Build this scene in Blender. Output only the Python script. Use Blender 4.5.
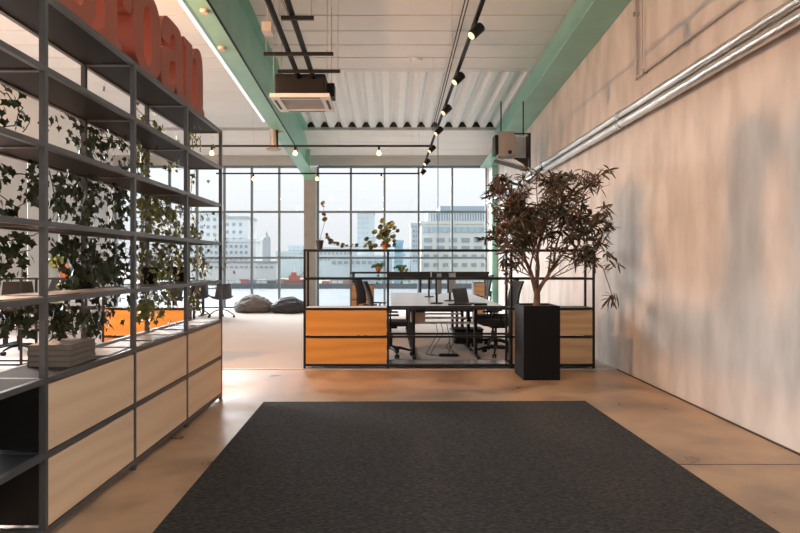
import bpy, bmesh, math, random
from mathutils import Vector, Matrix, noise
for o in list(bpy.data.objects): bpy.data.objects.remove(o)
S = bpy.context.scene
COL = S.collection
PI = math.pi
# ------------------------------------------------------------------ camera
F, CX, CY, H = 610.0, 389.0, 263.0, 1.35
cam = bpy.data.objects.new('camera', bpy.data.cameras.new('camera'))
COL.objects.link(cam); S.camera = cam
cam.location = (0, 0, H); cam.rotation_euler = (PI/2, 0, 0)
cam.data.sensor_width = 36; cam.data.lens = F/800*36
cam.data.shift_x = (400-CX)/800; cam.data.shift_y = -(266.5-CY)/800
cam.data.clip_end = 3000
# ------------------------------------------------------------------ world
SKY = 1.35
w = bpy.data.worlds.new('overcast_sky'); S.world = w; w.use_nodes = True
nt = w.node_tree; nt.nodes.clear()
wo = nt.nodes.new('ShaderNodeOutputWorld'); bg = nt.nodes.new('ShaderNodeBackground')
tc = nt.nodes.new('ShaderNodeTexCoord'); sp = nt.nodes.new('ShaderNodeSeparateXYZ')
cr = nt.nodes.new('ShaderNodeValToRGB')
nz = nt.nodes.new('ShaderNodeTexNoise'); nz.inputs['Scale'].default_value = 2.5
mx = nt.nodes.new('ShaderNodeMix'); mx.data_type = 'RGBA'; mx.blend_type = 'MULTIPLY'; mx.inputs[0].default_value = .10
nt.links.new(tc.outputs['Generated'], sp.inputs[0]); nt.links.new(sp.outputs['Z'], cr.inputs[0])
nt.links.new(tc.outputs['Generated'], nz.inputs['Vector'])
cr.color_ramp.elements[0].position = 0; cr.color_ramp.elements[0].color = (.93, .95, .97, 1)
cr.color_ramp.elements[1].position = .6; cr.color_ramp.elements[1].color = (.86, .93, 1, 1)
nt.links.new(cr.outputs[0], mx.inputs[6]); nt.links.new(nz.outputs['Fac'], mx.inputs[7])
nt.links.new(mx.outputs[2], bg.inputs[0])
# overcast sky: the zenith is about three times as bright as the horizon
ms = nt.nodes.new('ShaderNodeMapRange'); ms.inputs[1].default_value = 0; ms.inputs[2].default_value = 1; ms.inputs[3].default_value = SKY; ms.inputs[4].default_value = SKY*2.8
nt.links.new(sp.outputs['Z'], ms.inputs[0]); nt.links.new(ms.outputs[0], bg.inputs[1])
nt.links.new(bg.outputs[0], wo.inputs[0])
# ------------------------------------------------------------------ exposure
vs = S.view_settings; vs.view_transform = 'Standard'; vs.look = 'None'; vs.gamma = 1; vs.exposure = 0.66
vs.use_curve_mapping = False
def portal(name, loc, rot, sx, sy):
    l = bpy.data.lights.new(name, 'AREA'); l.shape = 'RECTANGLE'; l.size = sx; l.size_y = sy
    l.cycles.is_portal = True
    o = bpy.data.objects.new(name, l); COL.objects.link(o); o.location = loc; o.rotation_euler = rot
portal('window_portal', (-2.6, 17.95, 2.1), (-PI/2, 0, 0), 11, 4.1)
portal('added_window_portal', (-8.25, 5.4, 2.2), (0, -PI/2, 0), 3.7, 13.2)  # portal for the unseen side window added to the left wall
portal('added_skylight_portal', (0.35, 1.0, 6.2), (0, 0, 0), 2.4, 4.6)  # portal for the unseen skylight added over the near room
def lamp(name, kind, loc, energy, color, size=.05, rot=None, **k):
    l = bpy.data.lights.new(name, kind); l.energy = energy; l.color = color
    if kind != 'AREA': l.shadow_soft_size = size
    for a, b in k.items(): setattr(l, a, b)
    o = bpy.data.objects.new(name, l); COL.objects.link(o); o.location = loc
    if rot: o.rotation_euler = rot
    return o
WARM = (1, .49, .22)
# broad sun added to brighten the interior, like bright cloud ahead and left
lamp('fill_sun', 'SUN', (-20, 40, 30), 25.0, (.97, .985, 1), rot=Vector((-.85, 1.0, .70)).to_track_quat('Z', 'Y').to_euler(), angle=math.radians(55))
lamp('globe_lamp_light', 'POINT', (-4.1, 5.65, 3.6), 520, WARM, .06)

# ------------------------------------------------------------------ materials
MATS = {}
def mat(name, col, rough=.5, metal=0, col2=None, scale=4, stretch=(1,1,1), bump=0, bscale=60, detail=4, emis=0, lo=.35, hi=.65, rough2=None, spec=None, coord='Object'):
    if name in MATS: return MATS[name]
    m = bpy.data.materials.new(name); m.use_nodes = True
    t = m.node_tree; b = t.nodes['Principled BSDF']
    b.inputs['Base Color'].default_value = (*col, 1); b.inputs['Roughness'].default_value = rough
    b.inputs['Metallic'].default_value = metal
    if spec is not None: b.inputs['Specular IOR Level'].default_value = spec
    tcn = t.nodes.new('ShaderNodeTexCoord'); mp = t.nodes.new('ShaderNodeMapping')
    mp.inputs['Scale'].default_value = stretch; t.links.new(tcn.outputs[coord], mp.inputs[0])
    n = t.nodes.new('ShaderNodeTexNoise'); n.inputs['Scale'].default_value = scale; n.inputs['Detail'].default_value = detail
    t.links.new(mp.outputs[0], n.inputs['Vector'])
    r = t.nodes.new('ShaderNodeValToRGB')
    c2 = col2 or tuple(c*.88 for c in col)
    r.color_ramp.elements[0].position = lo; r.color_ramp.elements[0].color = (*c2, 1)
    r.color_ramp.elements[1].position = hi; r.color_ramp.elements[1].color = (*col, 1)
    t.links.new(n.outputs['Fac'], r.inputs[0]); t.links.new(r.outputs[0], b.inputs['Base Color'])
    if rough2 is not None:
        mr = t.nodes.new('ShaderNodeMapRange'); mr.inputs[3].default_value = rough; mr.inputs[4].default_value = rough2
        mr.inputs[1].default_value = .3; mr.inputs[2].default_value = .7
        t.links.new(n.outputs['Fac'], mr.inputs[0]); t.links.new(mr.outputs[0], b.inputs['Roughness'])
    if bump:
        n2 = t.nodes.new('ShaderNodeTexNoise'); n2.inputs['Scale'].default_value = bscale; n2.inputs['Detail'].default_value = 3
        t.links.new(mp.outputs[0], n2.inputs['Vector'])
        bp = t.nodes.new('ShaderNodeBump'); bp.inputs['Strength'].default_value = bump; bp.inputs['Distance'].default_value = .01
        t.links.new(n2.outputs['Fac'], bp.inputs['Height']); t.links.new(bp.outputs[0], b.inputs['Normal'])
    if emis:
        b.inputs['Emission Color'].default_value = (*col, 1); b.inputs['Emission Strength'].default_value = emis
    MATS[name] = m
    return m
def wood(name, c1, c2, axis, rough=.45):
    """veneer: a wave stretched along `axis` with noise, colour between c1 and c2"""
    if name in MATS: return MATS[name]
    m = bpy.data.materials.new(name); m.use_nodes = True; t = m.node_tree; b = t.nodes['Principled BSDF']
    b.inputs['Roughness'].default_value = rough
    tcn = t.nodes.new('ShaderNodeTexCoord'); mp = t.nodes.new('ShaderNodeMapping')
    mp.inputs['Scale'].default_value = (.35, 1, 2.2) if axis == 'X' else (1, .35, 2.2)
    oi = t.nodes.new('ShaderNodeObjectInfo'); va = t.nodes.new('ShaderNodeVectorMath'); va.operation = 'ADD'
    ml = t.nodes.new('ShaderNodeMath'); ml.operation = 'MULTIPLY'; ml.inputs[1].default_value = 37
    t.links.new(oi.outputs['Random'], ml.inputs[0])
    t.links.new(tcn.outputs['Object'], va.inputs[0]); t.links.new(ml.outputs[0], va.inputs[1]); t.links.new(va.outputs[0], mp.inputs[0])
    wv = t.nodes.new('ShaderNodeTexWave'); wv.wave_type = 'BANDS'; wv.bands_direction = 'Z'
    wv.inputs['Scale'].default_value = 1.1; wv.inputs['Distortion'].default_value = 14; wv.inputs['Detail'].default_value = 3; wv.inputs['Detail Scale'].default_value = .7
    t.links.new(mp.outputs[0], wv.inputs['Vector'])
    n = t.nodes.new('ShaderNodeTexNoise'); n.inputs['Scale'].default_value = 14; n.inputs['Detail'].default_value = 8
    mp2 = t.nodes.new('ShaderNodeMapping'); mp2.inputs['Scale'].default_value = (.15, 1, 6) if axis == 'X' else (1, .15, 6)
    t.links.new(tcn.outputs['Object'], mp2.inputs[0]); t.links.new(mp2.outputs[0], n.inputs['Vector'])
    ad = t.nodes.new('ShaderNodeMath'); ad.operation = 'MULTIPLY_ADD'; ad.inputs[1].default_value = .45
    t.links.new(wv.outputs['Fac'], ad.inputs[0]); 
    mm = t.nodes.new('ShaderNodeMath'); mm.operation = 'MULTIPLY'; mm.inputs[1].default_value = .6
    t.links.new(n.outputs['Fac'], mm.inputs[0]); t.links.new(mm.outputs[0], ad.inputs[2])
    r = t.nodes.new('ShaderNodeValToRGB')
    r.color_ramp.elements[0].position = .2; r.color_ramp.elements[0].color = (*c2, 1)
    r.color_ramp.elements[1].position = .7; r.color_ramp.elements[1].color = (*c1, 1)
    t.links.new(ad.outputs[0], r.inputs[0]); t.links.new(r.outputs[0], b.inputs['Base Color'])
    MATS[name] = m; return m
def glass(name, tint, gloss=.06):
    m = bpy.data.materials.new(name); m.use_nodes = True; t = m.node_tree; t.nodes.clear()
    o = t.nodes.new('ShaderNodeOutputMaterial'); a = t.nodes.new('ShaderNodeBsdfTransparent'); g = t.nodes.new('ShaderNodeBsdfGlossy')
    a.inputs[0].default_value = (*tint, 1); g.inputs['Roughness'].default_value = .02
    x = t.nodes.new('ShaderNodeMixShader'); x.inputs[0].default_value = gloss
    t.links.new(a.outputs[0], x.inputs[1]); t.links.new(g.outputs[0], x.inputs[2]); t.links.new(x.outputs[0], o.inputs[0])
    return m
def emit(name, col, s):
    m = bpy.data.materials.new(name); m.use_nodes = True; t = m.node_tree; t.nodes.clear()
    o = t.nodes.new('ShaderNodeOutputMaterial'); e = t.nodes.new('ShaderNodeEmission')
    e.inputs[0].default_value = (*col, 1); e.inputs[1].default_value = s
    t.links.new(e.outputs[0], o.inputs[0]); return m

M_PLAST = mat('troweled_plaster', (.63, .58, .54), .75, col2=(.47, .43, .40), scale=3.4, stretch=(1, 1, .38), bump=.35, bscale=9, detail=15, lo=.30, hi=.60)
M_WHITE = mat('white_paint', (.80, .79, .77), .7, col2=(.74, .73, .71), scale=1)
M_CEIL = mat('white_ceiling_panel', (.80, .79, .77), .55, col2=(.76, .75, .73), scale=1)
M_GREEN = mat('green_painted_steel', (.27, .52, .43), .4, col2=(.23, .46, .38), scale=2)
M_BULK = mat('grey_steel_cladding', (.42, .45, .45), .5, scale=1)
M_CONC = mat('brown_polished_concrete', (.47, .295, .175), .26, col2=(.24, .145, .085), scale=2.0, detail=15, lo=.32, hi=.58, rough2=.5, bump=.04, bscale=30)
M_CARPET = mat('beige_carpet', (.48, .42, .38), .95, col2=(.41, .355, .32), scale=90, bump=.3, bscale=220)
M_RUG = mat('charcoal_woven_rug', (.058, .049, .042), .97, col2=(.004, .004, .004), scale=22, stretch=(1.6, 9, 1), bump=.8, bscale=22, detail=8, lo=.42, hi=.62)
M_STEEL = mat('anthracite_steel', (.085, .088, .092), .36, metal=.0, scale=2)
M_BOARD = mat('anthracite_shelf_board', (.016, .014, .013), .5, spec=.10, scale=2)
M_COUNTER = mat('dark_counter_board', (.045, .04, .036), .85, spec=.05)
M_DSTEEL = mat('dark_brown_steel', (.012, .010, .009), .5, spec=.3, scale=2)
M_INNER = mat('black_laminate', (.012, .012, .013), .4)
M_TOPW = mat('pale_laminate_board', (.62, .60, .57), .45)
M_OAK = wood('pale_oak_veneer', (.86, .66, .46), (.78, .58, .39), 'Y')
M_OAKX = wood('oak_veneer_front', (.56, .38, .21), (.44, .28, .14), 'X')
M_ORG = wood('orange_oiled_veneer', (.66, .30, .055), (.56, .235, .035), 'X')
M_RED = mat('terracotta_red_paint', (.31, .072, .04), .45, scale=3)
M_BLACK = mat('black_plastic', (.007, .007, .008), .5, spec=.25)
M_BLACKF = mat('black_fabric', (.020, .020, .022), .9, bump=.3, bscale=300)
M_GREYF = mat('charcoal_shell_plastic', (.035, .042, .05), .5)
M_CHROME = mat('chrome', (.62, .62, .62), .2, metal=1)
M_SILVER = mat('silver_foil_insulation', (.72, .70, .67), .28, metal=.85, bump=.8, bscale=26, stretch=(1, .35, 1))
M_CONDUIT = mat('galvanised_conduit', (.55, .50, .46), .4, metal=.4)
M_DESK = mat('white_desk_laminate', (.46, .48, .49), .28)
M_GREYM = mat('grey_window_metal', (.15, .20, .225), .45)
M_COLUMN = mat('grey_column_paint', (.30, .30, .285), .6)
M_TERRA = mat('terracotta_clay', (.55, .19, .07), .8, scale=12)
M_SOIL = mat('soil', (.05, .035, .025), .95, bump=.8, bscale=60)
M_BARK = mat('bark', (.21, .13, .085), .85, col2=(.12, .07, .045), scale=18, bump=.5, bscale=50)
M_IVY = mat('ivy_leaf', (.030, .045, .012), .5, col2=(.012, .022, .006), scale=9)
M_IVYY = mat('yellow_green_ivy_leaf', (.22, .23, .05), .45, col2=(.05, .07, .016), scale=7)
M_IVYS = mat('ivy_stem', (.07, .055, .03), .8)
M_TLEAF = mat('olive_leaf', (.040, .045, .022), .4, col2=(.09, .038, .018), scale=5, lo=.4, hi=.6)
M_PAPER = mat('book_cover_beige', (.13, .105, .08), .6)
M_PAGES = mat('page_edges', (.20, .18, .155), .8, scale=60, stretch=(1, 1, 8))
M_CARD = mat('cardboard', (.70, .46, .30), .8)
M_BULB = emit('warm_bulb', (1, .45, .16), 5)
M_LED = emit('white_led', (1, .95, .9), .8)
M_GLOBE = emit('warm_globe', (1, .62, .34), 12)
M_GLASSF = glass('tinted_window_glass', (.425, .432, .437), .02)
M_GLASS = glass('clear_window_glass', (.92, .93, .93), .05)
M_SCREEN = mat('dark_screen', (.02, .022, .025), .4)

# ------------------------------------------------------------------ builders
class MB:
    def __init__(s): s.bm = bmesh.new(); s.smooth = False
    def _m(s, vs, mtx): bmesh.ops.transform(s.bm, matrix=mtx, verts=vs)
    def box(s, x0, x1, y0, y1, z0, z1, rot=None, bevel=0):
        r = bmesh.ops.create_cube(s.bm, size=1); v = r['verts']
        m = Matrix.Translation(((x0+x1)/2, (y0+y1)/2, (z0+z1)/2))
        if rot is not None: m = m @ rot
        m = m @ Matrix.Diagonal((abs(x1-x0), abs(y1-y0), abs(z1-z0), 1))
        s._m(v, m)
        if bevel:
            es = list({e for q in v for e in q.link_edges})
            bmesh.ops.bevel(s.bm, geom=es, offset=bevel, segments=2, affect='EDGES', profile=.6)
        return s
    def cyl(s, a, b, r0, r1=None, n=16, cap=True):
        a = Vector(a); b = Vector(b); d = b-a
        r = bmesh.ops.create_cone(s.bm, cap_ends=cap, segments=n, radius1=r0, radius2=r0 if r1 is None else r1, depth=d.length)
        s._m(r['verts'], Matrix.Translation((a+b)/2) @ d.to_track_quat('Z', 'Y').to_matrix().to_4x4()); return s
    def tube(s, pts, rad, n=8):
        pts = [Vector(p) for p in pts]; rings = []
        rr = rad if isinstance(rad, (list, tuple)) else [rad]*len(pts)
        up = Vector((0.13, .37, .9)).normalized()
        for i, p in enumerate(pts):
            d = (pts[min(i+1, len(pts)-1)] - pts[max(i-1, 0)])
            if d.length < 1e-6: d = Vector((0, 0, 1))
            d.normalize(); x = d.cross(up)
            if x.length < .05: x = d.cross(Vector((1, 0, 0)))
            x.normalize(); y = d.cross(x)
            rings.append([s.bm.verts.new(p + rr[i]*(math.cos(2*PI*k/n)*x + math.sin(2*PI*k/n)*y)) for k in range(n)])
        for A, B in zip(rings, rings[1:]):
            for k in range(n): s.bm.faces.new((A[k], A[(k+1) % n], B[(k+1) % n], B[k]))
        if n > 2:
            s.bm.faces.new(rings[0][::-1]); s.bm.faces.new(rings[-1])
        return s
    def lathe(s, prof, n=24, c=(0, 0, 0)):
        rings = []
        for r, z in prof:
            rings.append([s.bm.verts.new((c[0]+r*math.cos(2*PI*k/n), c[1]+r*math.sin(2*PI*k/n), c[2]+z)) for k in range(n)] if r > 1e-5 else [s.bm.verts.new((c[0], c[1], c[2]+z))])
        for A, B in zip(rings, rings[1:]):
            for k in range(n):
                k2 = (k+1) % n
                q = [A[k % len(A)], A[k2 % len(A)], B[k2 % len(B)], B[k % len(B)]]
                u = []
                for v in q:
                    if v not in u: u.append(v)
                if len(u) > 2: s.bm.faces.new(u)
        return s
    def sphere(s, c, r, sc=(1, 1, 1), n=16):
        q = bmesh.ops.create_uvsphere(s.bm, u_segments=n, v_segments=n//2, radius=r)
        s._m(q['verts'], Matrix.Translation(c) @ Matrix.Diagonal((*sc, 1))); return s
    def face(s, pts): s.bm.faces.new([s.bm.verts.new(p) for p in pts]); return s
    def build(s, name, m, parent=None, smooth=False, label=None, loc=None):
        bmesh.ops.recalc_face_normals(s.bm, faces=s.bm.faces)
        me = bpy.data.meshes.new(name); s.bm.to_mesh(me); s.bm.free()
        if smooth:
            for p in me.polygons: p.use_smooth = True
            me.set_sharp_from_angle(angle=math.radians(40))
        me.materials.append(m)
        o = bpy.data.objects.new(name, me); COL.objects.link(o)
        if parent: o.parent = parent
        if loc: o.location = loc
        if label: o['label'] = label
        return o
def tag(o, label, cat, group=None, kind=None):
    o['label'] = label; o['category'] = cat
    if group: o['group'] = group
    if kind: o['kind'] = kind
    return o
def thing(name, label, cat, loc=(0, 0, 0), rz=0, group=None):
    o = bpy.data.objects.new(name, None); COL.objects.link(o); o.empty_display_size = .1
    o.location = loc; o.rotation_euler = (0, 0, rz)
    return tag(o, label, cat, group)
def struct(o): o['kind'] = 'structure'; return o
def copy_tree(o, parent=None):
    c = o.copy(); COL.objects.link(c)
    if parent: c.parent = parent
    for ch in list(o.children):
        copy_tree(ch, c)
    return c
def dup(o, loc, rz, label, group=None):
    c = copy_tree(o); c.location = loc; c.rotation_euler = (0, 0, rz); c['label'] = label
    if group: c['group'] = group
    return c
def P(x, y, Y): return Vector(((x-CX)/F*Y, Y, H-(y-CY)/F*Y))
def RX(a): return Matrix.Rotation(a, 4, 'X')
def RY(a): return Matrix.Rotation(a, 4, 'Y')
def RZ(a): return Matrix.Rotation(a, 4, 'Z')

# ------------------------------------------------------------------ structure
XW, XL, YB, YF = 2.89, -8.0, -5.0, 17.8
SL = .0623
def zc(y): return 5.95 - SL*y          # ceiling plane
def zb(y): return 4.93 - SL*y          # underside of the beams
YC = 7.72                               # concrete meets carpet
struct(MB().box(XL, XW+.2, YB, YC, -.3, 0).build('floor', M_CONC))
struct(MB().box(XL, XW+.2, YC, 18.0, -.3, 0.004).build('floor', M_CARPET))
struct(MB().box(XW, XW+.3, YB, 18.05, 0.004, 6.4).build('wall_right', M_PLAST))
# small plinth blocks and gap at the far foot of the wall
struct(MB().box(XL-.3, XL, YB, 18.05, 0, .35).box(XL-.3, XL, YB, 18.05, 4.0, 6.4).box(XL-.3, XL, YB, -1.2, .35, 4.0).box(XL-.3, XL, 12.0, 12.3, .35, 4.0).box(XL-.3, XL, 17.5, 18.05, .35, 4.0).build('wall_left', M_WHITE))
struct(MB().box(XL-.3, XW+.3, YB-.3, YB, 0, 6.4).build('wall_back', M_WHITE))
# window grid; the side window in the left wall is unseen, added for light
def grid_window(name, axis, xs, zs, pos, gm, fr=.058, dep=.09):
    f = MB()
    for x in xs:
        if axis == 'X': f.box(x-fr/2, x+fr/2, pos-dep/2, pos+dep/2, zs[0], zs[-1])
        else: f.box(pos-dep/2, pos+dep/2, x-fr/2, x+fr/2, zs[0], zs[-1])
    o = struct(f.build(name, M_GREYM))
    t = MB()
    for z in zs:
        if axis == 'X': t.box(xs[0], xs[-1], pos-dep/2+.003, pos+dep/2-.003, z-fr/2, z+fr/2)
        else: t.box(pos-dep/2+.003, pos+dep/2-.003, xs[0], xs[-1], z-fr/2, z+fr/2)
    t.build('window_transom', M_GREYM, o)
    for a, b in zip(xs, xs[1:]):
        g = MB()
        if axis == 'X': g.face([(a, pos, zs[0]), (b, pos, zs[0]), (b, pos, zs[-1]), (a, pos, zs[-1])])
        else: g.face([(pos, a, zs[0]), (pos, b, zs[0]), (pos, b, zs[-1]), (pos, a, zs[-1])])
        g.build('window_pane', gm, o)
    return o
grid_window('window_1', 'X', [-8.0+.03, -7.2, -6.4, -5.6, -4.8, -4.0, -3.2, -2.42], [.05, 1.5, 2.84, 4.15], YF, M_GLASSF)
grid_window('window_2', 'X', [-2.07, -1.11, -.13, .86, 1.84, 2.83], [.05, 1.5, 2.84, 4.15], YF, M_GLASSF)
grid_window('added_side_window', 'Y', [-1.2+i*1.65 for i in range(9)], [.35, 2.2, 4.0], XL-.15, M_GLASS)  # unseen side window, added to bring daylight into the room
grid_window('added_backdrop_window', 'Y', [12.3+i*1.3 for i in range(5)], [.35, 2.2, 4.0], XL-.2, M_GLASS)  # window added behind the blinds so the far left backdrop turns bright
mbl = bpy.data.materials.new('backdrop_blind_fabric'); mbl.use_nodes = True; t = mbl.node_tree; t.nodes.clear()
o_ = t.nodes.new('ShaderNodeOutputMaterial'); a_ = t.nodes.new('ShaderNodeBsdfDiffuse'); b_ = t.nodes.new('ShaderNodeBsdfTranslucent'); x_ = t.nodes.new('ShaderNodeMixShader')
a_.inputs[0].default_value = (.8, .79, .77, 1); b_.inputs[0].default_value = (.22, .215, .21, 1); x_.inputs[0].default_value = .5
t.links.new(a_.outputs[0], x_.inputs[1]); t.links.new(b_.outputs[0], x_.inputs[2]); t.links.new(x_.outputs[0], o_.inputs[0])
for i in range(4):  # translucent blinds added as a bright backdrop, passing daylight from outside
    y0 = 12.3+i*1.3
    r = thing('backdrop_blind', '%s added white blind making a bright backdrop at the far left, behind the ivy' % ['nearest', 'second', 'third', 'farthest'][i], 'blind', (XL-.06, y0, .36), 0, 'added white backdrop blinds')
    MB().box(-.002, .002, .01, 1.29, .03, 3.6).build('fabric', mbl, r)
    MB().box(-.012, .012, .01, 1.29, 0, .03).build('bottom_bar', M_WHITE, r)
# header over the windows, reveal by the wall, sill
hd = MB(); n_ = 4
for i in range(n_):
    (ya, za), (yb_, zb_) = [(16.26+(17.68-16.26)*t_, 4.93+(4.455-4.93)*t_) for t_ in (i/n_+.004, (i+1)/n_-.004)]
    V = [hd.bm.verts.new(p) for p in [(XL, ya, za), (XW, ya, za), (XW, yb_, zb_), (XL, yb_, zb_), (XL, ya, za+.1), (XW, ya, za+.1), (XW, yb_, zb_+.1), (XL, yb_, zb_+.1)]]
    for q in ((0,1,2,3), (7,6,5,4), (0,4,5,1), (1,5,6,2), (2,6,7,3), (3,7,4,0)): hd.bm.faces.new([V[k] for k in q])
struct(hd.build('ceiling', M_CEIL))
struct(MB().box(XL, XW, 17.68, 18.05, 4.19, 4.60).build('wall_front', M_BULK))
struct(MB().box(XL, XW, 16.17, 16.25, 4.88, 4.96).build('trim_1', M_BULK))
struct(MB().box(XL, XW, 17.64, 17.68, 4.42, 4.47).build('trim_2', M_BULK))
struct(MB().box(2.85, XW, 17.7, 18.05, 0.004, 4.155).box(-2.42, -2.07, 17.78, 18.05, 0.004, 4.155).build('trim_3', M_WHITE))
# flat ceiling panels (joints run across), with an unseen skylight opening added for daylight
cb = MB(); y = -5.0; i = 0
while y < 12.2:
    y1 = min(y+.566, 12.25)
    segs = [(XL, XW)] if not (-1.2 < (y+y1)/2 < 3.2) else [(XL, -.8), (1.5, XW)]
    for a, b in segs:
        za, zb2 = zc(y+.01), zc(y1-.01)
        vs_ = [(a, y+.019, za), (b, y+.019, za), (b, y1-.015, zb2), (a, y1-.015, zb2)]
        top = [(p[0], p[1], p[2]+.10) for p in vs_]
        V = [cb.bm.verts.new(p) for p in vs_+top]
        for q in ((0,1,2,3), (7,6,5,4), (0,4,5,1), (1,5,6,2), (2,6,7,3), (3,7,4,0)): cb.bm.faces.new([V[k] for k in q])
    y += .57
ceil = struct(cb.build('ceiling', M_CEIL))
jb = MB()
for a, b, c, d in ((XL, XW, -5, -1.2), (XL, -.8, -1.2, 3.2), (1.5, XW, -1.2, 3.2), (XL, XW, 3.2, 12.25)):
    jb.face([(a, c, zc(c)+.03), (b, c, zc(c)+.03), (b, d, zc(d)+.03), (a, d, zc(d)+.03)])
jb.build('panel_joint_backing', M_INNER, ceil)
grid_window('added_skylight_bar', 'X', [-.8, .35, 1.5], [5.98, 6.03], 1.0, M_GLASS)  # bar of the added skylight, out of view
sk = MB(); sk.face([(-.8, -1.2, 6.15), (1.5, -1.2, 6.15), (1.5, 3.2, 5.88), (-.8, 3.2, 5.88)])
struct(sk.build('added_skylight', M_GLASS))  # unseen skylight glass, added to brighten the near room
# left-of-beam flat ceiling continues to the header
cl = MB(); y = 12.25
while y < 16.2:
    y1 = min(y+.57, 16.25)
    vs_ = [(XL, y+.006, zc(y)), (-2.3, y+.006, zc(y)), (-2.3, y1-.006, zc(y1)), (XL, y1-.006, zc(y1))]
    top = [(p[0], p[1], p[2]+.10) for p in vs_]
    V = [cl.bm.verts.new(p) for p in vs_+top]
    for q in ((0,1,2,3), (7,6,5,4), (0,4,5,1), (1,5,6,2), (2,6,7,3), (3,7,4,0)): cl.bm.faces.new([V[k] for k in q])
    y += .57
struct(cl.build('ceiling', M_CEIL))
# trapezoidal steel deck
dk = MB(); pitch = .364; x = -2.3; prof = []
while x < XW:
    prof += [(x, 0), (x+.12, 0), (x+.20, .13), (x+.27, .13), (x+.35, 0)]
    x += pitch
prof = [(min(a, XW), b) for a, b in prof]
A = [dk.bm.verts.new((a, 12.25, zc(12.25)+b)) for a, b in prof]; B = [dk.bm.verts.new((a, 16.25, zc(16.25)+b)) for a, b in prof]
for k in range(len(prof)-1):
    if prof[k+1][0]-prof[k][0] > 1e-4: dk.bm.faces.new((A[k], A[k+1], B[k+1], B[k]))
cz = MB()
for k in range(0, len(prof)-4, 5):
    q = prof[k+1:k+5]
    if q[-1][0] < XW: cz.face([(a, 16.12, zc(16.12)+b+.001) for a, b in q])
struct(cz.build('flute_end_shade', M_DSTEEL))  # dark faces stand in for the shade inside the flute openings
struct(dk.build('ceiling', mat('white_steel_deck', (.86, .87, .86), .4, col2=(.83, .84, .83))))
# roof above everything (keeps daylight out of the joints)
struct(MB().box(XL-.3, XW+.3, 3.3, 16.5, 5.95, 6.1).box(XL-.3, XW+.3, 16.25, 18.05, 5.0, 5.95).box(XL-.3, -.85, YB, 3.3, 6.35, 6.45).box(1.55, XW+.3, YB, 3.3, 6.35, 6.45).box(-.85, 1.55, YB, -1.25, 6.35, 6.45).build('trim_4', M_WHITE))

# green I-beams running down the roof slope
def sloped(mb, x0, x1, d0, d1, y0, y1):
    V = [mb.bm.verts.new(p) for p in [(x0, y0, zb(y0)+d0), (x1, y0, zb(y0)+d0), (x1, y1, zb(y1)+d0), (x0, y1, zb(y1)+d0),
                                      (x0, y0, zb(y0)+d1), (x1, y0, zb(y0)+d1), (x1, y1, zb(y1)+d1), (x0, y1, zb(y1)+d1)]]
    for q in ((0,1,2,3), (7,6,5,4), (0,4,5,1), (1,5,6,2), (2,6,7,3), (3,7,4,0)): mb.bm.faces.new([V[k] for k in q])
bl = MB(); sloped(bl, -2.46, -2.14, 0, .03, YB, 17.55); sloped(bl, -2.31, -2.27, .03, .98, YB, 17.55); sloped(bl, -2.44, -2.14, .985, 1.015, YB, 16.2)
bl.box(-2.27, -2.15, 16.6, 16.63, 3.93, 4.45); bl.box(-2.40, -2.08, 17.16, 17.54, 3.69, 3.90)
struct(bl.build('trim_5', M_GREEN))
br = MB(); sloped(br, 2.45, 2.885, 0, .03, YB, 16.4); sloped(br, 2.83, 2.87, .03, .98, YB, 16.4); br.box(2.74, 2.885, 16.2, 16.4, .004, 3.92)
struct(br.build('trim_6', M_GREEN))
# column under the left beam
struct(MB().box(-2.40, -2.08, 17.2, 17.5, 0.004, 3.69).build('trim_7', M_COLUMN))
struct(MB().box(XL, XW, YC-.01, YC+.03, 0, .008).build('trim_8', M_CONDUIT))

struct(MB().box(1.9, XW, 4.085, 4.092, -.001, .0015).build('trim_9', M_INNER))
struct(MB().box(XW-.012, XW, YB, YC, 0, .012).build('wall_foot_gap', mat('dark_floor_gap', (.06, .045, .035), .9)))  # thin dark strip stands in for the dark gap at the wall foot
# ------------------------------------------------------------------ rug
rg = MB().box(-1.21, 1.905, -7.1, 0, 0.0, .012).build('rug', M_RUG); rg.location = (0, 5.9, 0); rg.rotation_euler.z = .0125
tag(rg, 'large charcoal woven rug on the brown concrete floor', 'rug')

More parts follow.
